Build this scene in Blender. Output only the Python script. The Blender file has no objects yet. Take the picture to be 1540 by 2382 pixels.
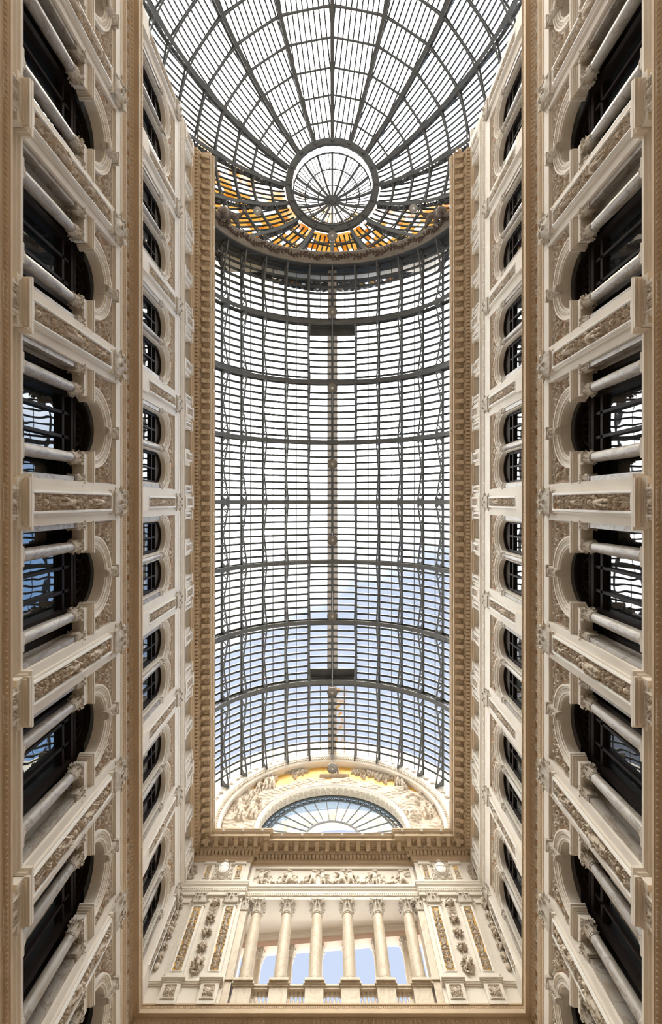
import bpy, math, random
import numpy as np
from mathutils import Vector, Matrix
PI = math.pi
SC = bpy.context.scene
COL = SC.collection

# ------------------------------------------------------------------ camera, sky, exposure
F = 1200.0                     # focal length in pixels of the 1540 wide frame
CZ = 1.6                       # eye height: every height h below is measured from the lens
cam_d = bpy.data.cameras.new('camera')
cam = bpy.data.objects.new('camera', cam_d); COL.objects.link(cam)
cam.location = (0, 0, CZ); cam.rotation_euler = (PI, 0, 0)
cam_d.sensor_fit = 'HORIZONTAL'; cam_d.sensor_width = 36.0
cam_d.lens = 36.0 * F / 1540.0
cam_d.shift_x = -3.0 / 1540.0; cam_d.shift_y = -23.0 / 1540.0
cam_d.clip_start = 0.1; cam_d.clip_end = 500
SC.camera = cam
SC.view_settings.view_transform = 'Standard'
SC.view_settings.look = 'None'
SC.view_settings.gamma = 1.0
SC.view_settings.use_curve_mapping = False
SC.view_settings.exposure = 2.1
SC.cycles.max_bounces = 8
SC.cycles.diffuse_bounces = 5
SC.cycles.glossy_bounces = 3
SC.cycles.transmission_bounces = 4
SC.cycles.transparent_max_bounces = 8
SC.cycles.caustics_reflective = False
SC.cycles.caustics_refractive = False
SC.cycles.sample_clamp_indirect = 8.0

SKY_WHITE = 3.4                # bright overcast towards the dome
SKY_BLUE = (0.149, 0.173, 0.226)  # clear patch over the end of the arm
SKY_DEEP = (0.30, 0.56, 1.0) # deeper, brighter blue towards +X
SKY_LOW = 1.1                  # hazy sky low over the roofs

def build_world():
    w = bpy.data.worlds.new('sky'); SC.world = w; w.use_nodes = True
    nt = w.node_tree; N = nt.nodes; L = nt.links; N.clear()
    def nd(t, **k):
        n = N.new(t)
        for a, v in k.items(): setattr(n, a, v)
        return n
    def mth(op, a, b=None, c=None, clamp=False):
        n = nd('ShaderNodeMath', operation=op, use_clamp=clamp)
        for i, s in enumerate((a, b, c)):
            if s is None: continue
            if hasattr(s, 'is_output'): L.new(s, n.inputs[i])
            else: n.inputs[i].default_value = s
        return n.outputs[0]
    tc = nd('ShaderNodeTexCoord')
    sp = nd('ShaderNodeSeparateXYZ'); L.new(tc.outputs['Generated'], sp.inputs[0])
    x, y, z = sp.outputs
    nz = nd('ShaderNodeTexNoise'); nz.inputs['Scale'].default_value = 3.0; nz.inputs['Detail'].default_value = 6; nz.inputs['Roughness'].default_value = 0.55
    L.new(tc.outputs['Generated'], nz.inputs['Vector'])
    n1 = mth('SUBTRACT', nz.outputs['Fac'], 0.5)
    # cloud cover: all white towards -Y (over the dome) and -X, clear towards +Y
    v = mth('MULTIPLY_ADD', y, -3.0, 0.62)
    v = mth('MULTIPLY_ADD', x, -1.3, v)
    v = mth('MULTIPLY_ADD', n1, 1.1, v, clamp=True)
    ss = nd('ShaderNodeMapRange', interpolation_type='SMOOTHSTEP'); L.new(v, ss.inputs['Value'])
    cloud = ss.outputs[0]
    mix = nd('ShaderNodeMix', data_type='RGBA'); L.new(cloud, mix.inputs['Factor'])
    deep = nd('ShaderNodeMapRange', interpolation_type='SMOOTHSTEP'); deep.inputs['From Min'].default_value = 0.26; deep.inputs['From Max'].default_value = 0.48
    L.new(x, deep.inputs['Value'])
    blue = nd('ShaderNodeMix', data_type='RGBA'); L.new(deep.outputs[0], blue.inputs['Factor'])
    blue.inputs['A'].default_value = (*SKY_BLUE, 1); blue.inputs['B'].default_value = (*SKY_DEEP, 1)
    L.new(blue.outputs['Result'], mix.inputs['A'])
    mix.inputs['B'].default_value = (SKY_WHITE, SKY_WHITE * 0.985, SKY_WHITE * 0.965, 1)
    # haze brightening towards the horizon (below about 40 degrees of elevation)
    low = nd('ShaderNodeMapRange', interpolation_type='SMOOTHSTEP')
    low.inputs['From Min'].default_value = 0.26; low.inputs['From Max'].default_value = 0.60
    low.inputs['To Min'].default_value = 1.0; low.inputs['To Max'].default_value = 0.0
    L.new(z, low.inputs['Value'])
    mix2 = nd('ShaderNodeMix', data_type='RGBA'); L.new(low.outputs[0], mix2.inputs['Factor'])
    L.new(mix.outputs['Result'], mix2.inputs['A'])
    mix2.inputs['B'].default_value = (SKY_LOW * 1.0, SKY_LOW * 0.98, SKY_LOW * 0.95, 1)
    bg = nd('ShaderNodeBackground'); L.new(mix2.outputs['Result'], bg.inputs['Color']); bg.inputs['Strength'].default_value = 1.0
    out = nd('ShaderNodeOutputWorld'); L.new(bg.outputs[0], out.inputs[0])
build_world()
# hazy sun behind the cloud over the dome
sun_d = bpy.data.lights.new('hazy_sun', 'SUN'); sun_d.energy = 3.5; sun_d.angle = math.radians(35); sun_d.color = (1.0, 0.90, 0.74)
sun = bpy.data.objects.new('hazy_sun', sun_d); COL.objects.link(sun); sun.rotation_euler = (math.radians(38), 0, math.radians(-6)); sun.location = (0, -40, 90)

# ------------------------------------------------------------------ materials
def new_mat(name):
    m = bpy.data.materials.new(name); m.use_nodes = True
    nt = m.node_tree; nt.nodes.clear()
    return m, nt, nt.nodes, nt.links

def plaster(name, col, var=0.06, rough=0.75, scale=2.0, bump=0.0, spec=0.3):
    m, nt, N, L = new_mat(name)
    out = N.new('ShaderNodeOutputMaterial'); b = N.new('ShaderNodeBsdfPrincipled'); L.new(b.outputs[0], out.inputs[0])
    tc = N.new('ShaderNodeTexCoord'); nz = N.new('ShaderNodeTexNoise')
    nz.inputs['Scale'].default_value = scale; nz.inputs['Detail'].default_value = 5
    L.new(tc.outputs['Object'], nz.inputs['Vector'])
    r = N.new('ShaderNodeValToRGB'); L.new(nz.outputs['Fac'], r.inputs[0])
    r.color_ramp.elements[0].position = 0.3; r.color_ramp.elements[1].position = 0.7
    r.color_ramp.elements[0].color = (*[c * (1 - var * k) for c, k in zip(col, (1, 1.15, 1.4))], 1)
    r.color_ramp.elements[1].color = (*[min(1, c * (1 + var * 0.6)) for c in col], 1)
    L.new(r.outputs[0], b.inputs['Base Color'])
    b.inputs['Roughness'].default_value = rough; b.inputs['Specular IOR Level'].default_value = spec
    if bump:
        n2 = N.new('ShaderNodeTexNoise'); n2.inputs['Scale'].default_value = 28; n2.inputs['Detail'].default_value = 4
        L.new(tc.outputs['Object'], n2.inputs['Vector'])
        bp = N.new('ShaderNodeBump'); bp.inputs['Strength'].default_value = bump; bp.inputs['Distance'].default_value = 0.02
        L.new(n2.outputs['Fac'], bp.inputs['Height']); L.new(bp.outputs[0], b.inputs['Normal'])
    return m

def marble(name, base, vein, warm, scale=1.6, rough=0.28):
    m, nt, N, L = new_mat(name)
    out = N.new('ShaderNodeOutputMaterial'); b = N.new('ShaderNodeBsdfPrincipled'); L.new(b.outputs[0], out.inputs[0])
    tc = N.new('ShaderNodeTexCoord'); oi = N.new('ShaderNodeObjectInfo')
    ad = N.new('ShaderNodeVectorMath'); ad.operation = 'ADD'
    sc = N.new('ShaderNodeMath'); sc.operation = 'MULTIPLY'; sc.inputs[1].default_value = 37.0; L.new(oi.outputs['Random'], sc.inputs[0])
    L.new(tc.outputs['Object'], ad.inputs[0]); L.new(sc.outputs[0], ad.inputs[1])
    mp = N.new('ShaderNodeMapping'); mp.inputs['Rotation'].default_value = (0.5, 0.35, 0); mp.inputs['Scale'].default_value = (1, 1, 0.55)
    L.new(ad.outputs[0], mp.inputs[0])
    nz = N.new('ShaderNodeTexNoise'); nz.inputs['Scale'].default_value = scale; nz.inputs['Detail'].default_value = 7; nz.inputs['Distortion'].default_value = 1.6; nz.inputs['Roughness'].default_value = 0.62
    L.new(mp.outputs[0], nz.inputs['Vector'])
    r = N.new('ShaderNodeValToRGB'); L.new(nz.outputs['Fac'], r.inputs[0])
    e = r.color_ramp.elements
    e[0].position = 0.30; e[0].color = (*warm, 1); e[1].position = 0.72; e[1].color = (*warm, 1)
    for p, c in ((0.40, base), (0.455, base), (0.50, vein), (0.535, base), (0.62, base)):
        q = e.new(p); q.color = (*c, 1)
    L.new(r.outputs[0], b.inputs['Base Color'])
    b.inputs['Roughness'].default_value = rough
    return m

def metal_paint(name, col, rough=0.5, spec=0.35):
    m, nt, N, L = new_mat(name)
    out = N.new('ShaderNodeOutputMaterial'); b = N.new('ShaderNodeBsdfPrincipled'); L.new(b.outputs[0], out.inputs[0])
    tc = N.new('ShaderNodeTexCoord'); nz = N.new('ShaderNodeTexNoise'); nz.inputs['Scale'].default_value = 1.2; nz.inputs['Detail'].default_value = 6
    L.new(tc.outputs['Object'], nz.inputs['Vector'])
    r = N.new('ShaderNodeValToRGB'); L.new(nz.outputs['Fac'], r.inputs[0])
    r.color_ramp.elements[0].position = 0.35; r.color_ramp.elements[1].position = 0.7
    r.color_ramp.elements[0].color = (*[c * 0.85 for c in col], 1); r.color_ramp.elements[1].color = (*[min(1, c * 1.12) for c in col], 1)
    L.new(r.outputs[0], b.inputs['Base Color']); b.inputs['Roughness'].default_value = rough; b.inputs['Specular IOR Level'].default_value = spec
    return m

def window_glass(name):
    m, nt, N, L = new_mat(name)
    out = N.new('ShaderNodeOutputMaterial'); b = N.new('ShaderNodeBsdfPrincipled'); L.new(b.outputs[0], out.inputs[0])
    b.inputs['Base Color'].default_value = (0.012, 0.014, 0.016, 1); b.inputs['Roughness'].default_value = 0.015
    b.inputs['IOR'].default_value = 1.75
    tc = N.new('ShaderNodeTexCoord'); nz = N.new('ShaderNodeTexNoise'); nz.inputs['Scale'].default_value = 1.1; nz.inputs['Detail'].default_value = 1
    L.new(tc.outputs['Object'], nz.inputs['Vector'])
    bp = N.new('ShaderNodeBump'); bp.inputs['Strength'].default_value = 0.06; bp.inputs['Distance'].default_value = 0.08
    L.new(nz.outputs['Fac'], bp.inputs['Height']); L.new(bp.outputs[0], b.inputs['Normal'])
    return m

def roof_glass(name, mode):
    """Old skylight glass: mostly clear, a little milky, with grime and rust stains of their own shape."""
    m, nt, N, L = new_mat(name)
    out = N.new('ShaderNodeOutputMaterial')
    def mth(op, a, b=None, c=None, clamp=False):
        n = N.new('ShaderNodeMath'); n.operation = op; n.use_clamp = clamp
        for i, s in enumerate((a, b, c)):
            if s is None: continue
            if hasattr(s, 'is_output'): L.new(s, n.inputs[i])
            else: n.inputs[i].default_value = s
        return n.outputs[0]
    def smooth(v, a, b):
        n = N.new('ShaderNodeMapRange'); n.interpolation_type = 'SMOOTHSTEP'
        n.inputs['From Min'].default_value = a; n.inputs['From Max'].default_value = b
        L.new(v, n.inputs['Value']); return n.outputs[0]
    def mixc(f, a, b):
        n = N.new('ShaderNodeMix'); n.data_type = 'RGBA'
        if hasattr(f, 'is_output'): L.new(f, n.inputs['Factor'])
        else: n.inputs['Factor'].default_value = f
        for k, s in (('A', a), ('B', b)):
            if hasattr(s, 'is_output'): L.new(s, n.inputs[k])
            else: n.inputs[k].default_value = (*s, 1)
        return n.outputs['Result']
    g = N.new('ShaderNodeNewGeometry'); sp = N.new('ShaderNodeSeparateXYZ'); L.new(g.outputs['Position'], sp.inputs[0])
    x, y, z = sp.outputs
    nz = N.new('ShaderNodeTexNoise'); nz.inputs['Scale'].default_value = 0.55; nz.inputs['Detail'].default_value = 6
    L.new(g.outputs['Position'], nz.inputs['Vector'])
    clear = (0.82, 0.84, 0.85)
    col = mixc(smooth(nz.outputs['Fac'], 0.35, 0.75), clear, (0.74, 0.765, 0.78))
    at = N.new('ShaderNodeAttribute'); at.attribute_name = 'pane'
    pr = at.outputs['Fac']
    if mode == 'vault':
        # the stained panes next to the dome arch
        s = smooth(mth('MULTIPLY_ADD', nz.outputs['Fac'], -1.6, y), -15.6, -19.6)
        side = smooth(mth('ABSOLUTE', x), 2.5, 6.5)
        grime = mixc(side, (0.026, 0.035, 0.047), (0.073, 0.050, 0.019))
        mid = mixc(smooth(mth('MULTIPLY_ADD', nz.outputs['Fac'], -2.2, y), -14.2, -17.4), col, (0.072, 0.064, 0.044))
        leftish = smooth(x, 4.0, -3.0)
        mid = mixc(mth('MULTIPLY', leftish, 0.85), col, mid)
        col = mixc(mth('MULTIPLY', s, 0.9), mid, grime)
        # rust along the ridge gutter near the end wall
        nr = N.new('ShaderNodeTexNoise'); nr.inputs['Scale'].default_value = 2.2; nr.inputs['Detail'].default_value = 5
        L.new(g.outputs['Position'], nr.inputs['Vector'])
        rx = mth('MULTIPLY', smooth(x, 0.2, 0.35), smooth(x, 1.5, 0.45))
        ry = smooth(y, 13.8, 14.4)
        rr = mth('MULTIPLY', mth('MULTIPLY', rx, ry), smooth(nr.outputs['Fac'], 0.42, 0.62))
        col = mixc(rr, col, (0.8, 0.38, 0.07))
    elif mode == 'dome':
        # rust-stained panes gather on the side of the dome above the arm's arch
        d = mth('MULTIPLY_ADD', nz.outputs['Fac'], 9.0, y)
        d = mth('MULTIPLY_ADD', x, -0.18, d)
        s = smooth(d, -38.0, -28.0)
        pn = smooth(mth('MULTIPLY_ADD', nz.outputs['Fac'], 0.6, pr), 0.52, 0.64)
        rust = mixc(smooth(pr, 0.74, 0.95), (0.070, 0.037, 0.007), (0.056, 0.018, 0.0015))
        col = mixc(mth('MULTIPLY', s, 0.45), col, (0.10, 0.08, 0.05))
        col = mixc(mth('MULTIPLY', s, pn), col, rust)
        col = mixc(mth('MULTIPLY', mth('MULTIPLY', s, smooth(pr, 0.16, 0.06)), 0.8), col, (0.04, 0.043, 0.043))
    tr = N.new('ShaderNodeBsdfTransparent'); L.new(col, tr.inputs['Color'])
    tl = N.new('ShaderNodeBsdfTranslucent'); L.new(col, tl.inputs['Color'])
    mx = N.new('ShaderNodeMixShader'); mx.inputs[0].default_value = 0.025
    L.new(tr.outputs[0], mx.inputs[1]); L.new(tl.outputs[0], mx.inputs[2])
    L.new(mx.outputs[0], out.inputs[0])
    return m

M = {}
M['cream'] = plaster('cream painted stucco', (0.75, 0.70, 0.625), 0.05, 0.8, 0.8)
M['ochre'] = plaster('warm ochre stucco', (0.58, 0.46, 0.325), 0.07, 0.8, 1.2)
M['white'] = plaster('off white paint', (0.83, 0.815, 0.785), 0.03, 0.6, 1.0)
M['relief'] = plaster('pale stucco relief', (0.58, 0.505, 0.415), 0.14, 0.8, 6.0, 0.7)
M['capital'] = plaster('grey white stucco', (0.62, 0.575, 0.51), 0.14, 0.8, 6.0, 0.8)
M['putti'] = plaster('pale cream stucco figure', (0.72, 0.655, 0.565), 0.08, 0.8, 3.0)
M['gold'] = plaster('gilded ochre ground', (0.36, 0.19, 0.075), 0.18, 0.6, 5.0)
M['goldleaf'] = plaster('gold mosaic ground', (0.78, 0.47, 0.10), 0.16, 0.5, 2.5)
M['marble'] = marble('veined grey brown marble', (0.37, 0.34, 0.30), (0.23, 0.185, 0.145), (0.30, 0.25, 0.195), 1.1, 0.42)
M['travertine'] = marble('beige travertine', (0.55, 0.475, 0.37), (0.46, 0.375, 0.265), (0.51, 0.43, 0.32), 0.9, 0.55)
M['wood'] = metal_paint('dark brown wood', (0.022, 0.015, 0.013), 0.6, 0.12)
M['pane'] = window_glass('dark window glass')
M['lunette_pane'] = metal_paint('grey blind pane', (0.16, 0.155, 0.145), 0.35)
M['iron'] = metal_paint('grey painted iron', (0.085, 0.085, 0.082), 0.55)
M['iron_dark'] = metal_paint('dark green grey iron', (0.055, 0.058, 0.058), 0.55)
M['plank'] = metal_paint('beige ridge boarding', (0.60, 0.56, 0.53), 0.7)
M['archband'] = plaster('grey riveted plate', (0.20, 0.175, 0.145), 0.12, 0.7, 1.5)
M['bronze_leaf'] = metal_paint('dark bronze leaf', (0.065, 0.035, 0.022), 0.6)
M['ceiling'] = plaster('pale grey plaster', (0.74, 0.69, 0.63), 0.03, 0.8, 1.0)
M['rosy'] = plaster('rosy plaster', (0.66, 0.50, 0.42), 0.05, 0.8, 1.0)
M['floor'] = marble('ochre and grey floor marble', (0.30, 0.235, 0.17), (0.24, 0.18, 0.13), (0.27, 0.21, 0.15), 0.6, 0.25)
M['lamp'] = metal_paint('grey enamel', (0.27, 0.255, 0.24), 0.45)
M['lamp_dark'] = metal_paint('dark enamel', (0.10, 0.09, 0.08), 0.5)
M['bulb'] = plaster('frosted bulb', (0.85, 0.85, 0.82), 0.02, 0.2, 1.0)
M['glass_vault'] = roof_glass('vault glass', 'vault')
M['glass_dome'] = roof_glass('dome glass', 'dome')
M['base'] = plaster('brown shop front stone', (0.24, 0.17, 0.11), 0.1, 0.6, 1.0)
M['statue'] = plaster('dark stone', (0.15, 0.12, 0.10), 0.2, 0.85, 3.0)

def fan_glass():
    m, nt, N, L = new_mat('pale green fanlight glass')
    out = N.new('ShaderNodeOutputMaterial')
    tr = N.new('ShaderNodeBsdfTransparent'); tr.inputs['Color'].default_value = (0.66, 0.80, 0.82, 1)
    tl = N.new('ShaderNodeBsdfTranslucent'); tl.inputs['Color'].default_value = (0.70, 0.78, 0.78, 1)
    gl = N.new('ShaderNodeBsdfGlossy'); gl.inputs['Roughness'].default_value = 0.03; gl.inputs['Color'].default_value = (0.9, 0.95, 0.95, 1)
    m1 = N.new('ShaderNodeMixShader'); m1.inputs[0].default_value = 0.06
    m2 = N.new('ShaderNodeMixShader'); m2.inputs[0].default_value = 0.22
    L.new(tr.outputs[0], m1.inputs[1]); L.new(tl.outputs[0], m1.inputs[2])
    L.new(m1.outputs[0], m2.inputs[1]); L.new(gl.outputs[0], m2.inputs[2]); L.new(m2.outputs[0], out.inputs[0])
    return m
M['glass_fan'] = fan_glass()

# ------------------------------------------------------------------ mesh helpers
class MB:
    def __init__(s): s.v = []; s.f = []; s.n = 0
    def add(s, vs, fs):
        vs = np.asarray(vs, float).reshape(-1, 3); b = s.n
        s.v.append(vs); s.n += len(vs)
        s.f.extend([tuple(i + b for i in f) for f in fs])
    def box(s, a, b):
        (x0, y0, z0), (x1, y1, z1) = a, b
        s.add([(x0,y0,z0),(x1,y0,z0),(x1,y1,z0),(x0,y1,z0),(x0,y0,z1),(x1,y0,z1),(x1,y1,z1),(x0,y1,z1)],
              [(0,3,2,1),(4,5,6,7),(0,1,5,4),(1,2,6,5),(2,3,7,6),(3,0,4,7)])
    def obox(s, c, ax, hs):
        c = np.array(c, float); A = [np.array(a, float) * h for a, h in zip(ax, hs)]
        vs = [c + sx*A[0] + sy*A[1] + sz*A[2] for sz in (-1, 1) for (sx, sy) in ((-1,-1),(1,-1),(1,1),(-1,1))]
        s.add(vs, [(0,3,2,1),(4,5,6,7),(0,1,5,4),(1,2,6,5),(2,3,7,6),(3,0,4,7)])
    def grid(s, P, cu=False, cv=False):
        P = np.asarray(P, float); n, m = P.shape[:2]; fs = []
        for i in range(n if cu else n - 1):
            for j in range(m if cv else m - 1):
                fs.append((i*m+j, ((i+1)%n)*m+j, ((i+1)%n)*m+(j+1)%m, i*m+(j+1)%m))
        s.add(P.reshape(-1, 3), fs)
    def bar(s, a, b, w, d, up=(0, 0, 1)):
        a = np.array(a, float); b = np.array(b, float); t = b - a; L = np.linalg.norm(t)
        if L < 1e-6: return
        t /= L; u = np.array(up, float); sd = np.cross(t, u); q = np.linalg.norm(sd)
        if q < 1e-4: sd = np.cross(t, (1, 0, 0)); q = np.linalg.norm(sd)
        sd /= q; u = np.cross(sd, t)
        s.obox((a + b) / 2, (t, sd, u), (L / 2, w / 2, d / 2))
    def ribbon(s, pts, w, d, side=None, ups=None, cap=True):
        """rectangular section (w along side, d along normal) swept along pts"""
        P = np.asarray(pts, float); n = len(P)
        T = np.gradient(P, axis=0); T /= np.linalg.norm(T, axis=1)[:, None] + 1e-9
        S = np.tile(np.array(side, float), (n, 1)) if np.ndim(side) == 1 else np.asarray(side, float)
        U = np.cross(S, T); U /= np.linalg.norm(U, axis=1)[:, None] + 1e-9
        w = np.broadcast_to(np.asarray(w, float), (n,))[:, None] / 2; d = np.broadcast_to(np.asarray(d, float), (n,))[:, None] / 2
        G = np.stack([P + S*w + U*d, P - S*w + U*d, P - S*w - U*d, P + S*w - U*d], 1)
        b = s.n; s.grid(G, cv=True)
        if cap: s.f.append((b, b+1, b+2, b+3)); e = b + 4*(n-1); s.f.append((e+3, e+2, e+1, e))
    def tube(s, pts, r, k=8, cap=True):
        P = np.asarray(pts, float); n = len(P); T = np.gradient(P, axis=0); T /= np.linalg.norm(T, axis=1)[:, None] + 1e-9
        ref = np.array((0.31, 0.52, 0.79)); S = np.cross(T, ref); S /= np.linalg.norm(S, axis=1)[:, None] + 1e-9; U = np.cross(T, S)
        r = np.broadcast_to(np.asarray(r, float), (n,))
        a = np.arange(k) * 2 * PI / k
        G = P[:, None] + (np.cos(a)[None, :, None] * S[:, None] + np.sin(a)[None, :, None] * U[:, None]) * r[:, None, None]
        b = s.n; s.grid(G, cv=True)
        if cap: s.f.append(tuple(b + i for i in range(k))[::-1]); e = b + k*(n-1); s.f.append(tuple(e + i for i in range(k)))
    def lathe(s, prof, c=(0, 0, 0), k=20, a0=0.0, a1=2*PI):
        full = abs(a1 - a0 - 2*PI) < 1e-6
        a = a0 + np.arange(k if full else k + 1) * (a1 - a0) / k
        pr = np.asarray(prof, float)
        G = np.stack([np.stack([c[0] + r*np.cos(a), c[1] + r*np.sin(a), np.full_like(a, c[2] + z)], 1) for r, z in pr], 0)
        s.grid(G, cv=full)
    def ball(s, c, r, k=8, m=6, R=None):
        r = np.broadcast_to(np.asarray(r, float), (3,))
        th = np.linspace(0.12, PI - 0.12, m); a = np.arange(k) * 2*PI/k
        G = np.stack([np.stack([np.sin(t)*np.cos(a)*r[0], np.sin(t)*np.sin(a)*r[1], np.full_like(a, np.cos(t)*r[2])], 1) for t in th], 0)
        if R is not None: G = G @ np.asarray(R).T
        b = s.n; s.grid(G + np.array(c, float), cv=True)
        s.f.append(tuple(b + i for i in range(k))); e = b + k*(m-1); s.f.append(tuple(e + i for i in range(k))[::-1])
    def ring(s, prof, c, axis_y0=0.0, a0=0.0, a1=PI, k=36, caps=True):
        """profile of (radius, y) pairs revolved about the y axis through c=(x,y,z): an arch in the xz plane"""
        a = np.linspace(a0, a1, k + 1); pr = np.asarray(prof, float)
        G = np.stack([np.stack([c[0] + pr[:, 0]*math.cos(t), c[1] + pr[:, 1], c[2] + pr[:, 0]*math.sin(t)], 1) for t in a], 0)
        s.grid(G, cv=True)
    def build(s, name, mat, parent=None, off=(0, 0, 0), smooth=None, link=True, kind=None):
        me = bpy.data.meshes.new(name)
        V = np.concatenate(s.v) - np.array(off, float) if s.v else np.zeros((0, 3))
        me.from_pydata(V.tolist(), [], s.f)
        me.materials.append(M[mat] if isinstance(mat, str) else mat)
        if smooth:
            me.shade_smooth(); me.set_sharp_from_angle(angle=math.radians(smooth))
        me.update()
        if not link: return me
        return put(name, me, parent, kind=kind)

def put(name, me, parent=None, loc=None, kind=None):
    o = bpy.data.objects.new(name, me); COL.objects.link(o)
    if parent is not None: o.parent = parent
    if loc is not None: o.location = loc
    if kind: o['kind'] = kind
    return o
def tag(o, label=None, cat=None, group=None, kind='thing'):
    if label: o['label'] = label
    if cat: o['category'] = cat
    if group: o['group'] = group
    if kind: o['kind'] = kind
    return o
def thing(name, label, cat, loc=(0, 0, 0), rz=0.0, group=None, kind='thing'):
    o = bpy.data.objects.new(name, None); COL.objects.link(o); o.empty_display_size = 0.2
    o.location = (loc[0], loc[1], loc[2] + CZ); o.rotation_euler = (0, 0, rz)
    return tag(o, label, cat, group, kind)
ORD = ['first', 'second', 'third', 'fourth', 'fifth', 'sixth', 'seventh', 'eighth', 'ninth', 'tenth', 'eleventh', 'twelfth', 'thirteenth', 'fourteenth', 'fifteenth', 'sixteenth']

def offset_path(path, o):
    """offset a plan polyline to its left-hand side by o, mitred"""
    P = np.asarray(path, float); T = P[1:] - P[:-1]; T /= np.linalg.norm(T, axis=1)[:, None]
    Nn = np.stack([T[:, 1], -T[:, 0]], 1)
    out = [P[0] + Nn[0]*o]
    for i in range(1, len(P) - 1):
        m = Nn[i-1] + Nn[i]; m = m / (m @ Nn[i]); out.append(P[i] + m*o)
    out.append(P[-1] + Nn[-1]*o)
    return np.array(out), T, Nn
def mould(mb, prof, path):
    G = []
    for o, h in prof:
        Q, _, _ = offset_path(path, o); G.append(np.concatenate([Q, np.full((len(Q), 1), h)], 1))
    b = mb.n; mb.grid(np.array(G))
    m = len(path); n = len(prof)
    mb.f.append(tuple(b + i*m for i in range(n))); mb.f.append(tuple(b + i*m + m - 1 for i in range(n))[::-1])
def along(path, o, step, margin=0.0):
    """evenly spaced stations on the offset path: (x, y, tangent, normal)"""
    Q, T, Nn = offset_path(path, o)
    for i in range(len(Q) - 1):
        L = np.linalg.norm(Q[i+1] - Q[i]) - 2*margin
        if L < step * 0.6: continue
        n = max(1, int(round(L / step)))
        for k in range(n):
            p = Q[i] + T[i] * (margin + (k + 0.5) * L / n)
            yield p[0], p[1], T[i], Nn[i]
def egg(mb, x, y, T, Nn, h, w, hh, d, tilt=0.0):
    """half egg on a moulding: 7x4 patch bulging along the normal"""
    T3 = np.array((T[0], T[1], 0)); N3 = np.array((Nn[0]*math.cos(tilt), Nn[1]*math.cos(tilt), -math.sin(tilt)))
    U3 = np.array((Nn[0]*math.sin(tilt), Nn[1]*math.sin(tilt), math.cos(tilt)))
    c = np.array((x, y, h)); rows = []
    for r in (1.0, 0.8, 0.45):
        z = math.sqrt(max(0, 1 - r*r))
        rows.append([c + T3*w*r*math.cos(a) + U3*hh*r*math.sin(a) + N3*d*z for a in np.arange(8)*PI/4])
    b = mb.n; mb.grid(np.array(rows), cv=True); mb.f.append(tuple(b + 16 + i for i in range(8)))

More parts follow.
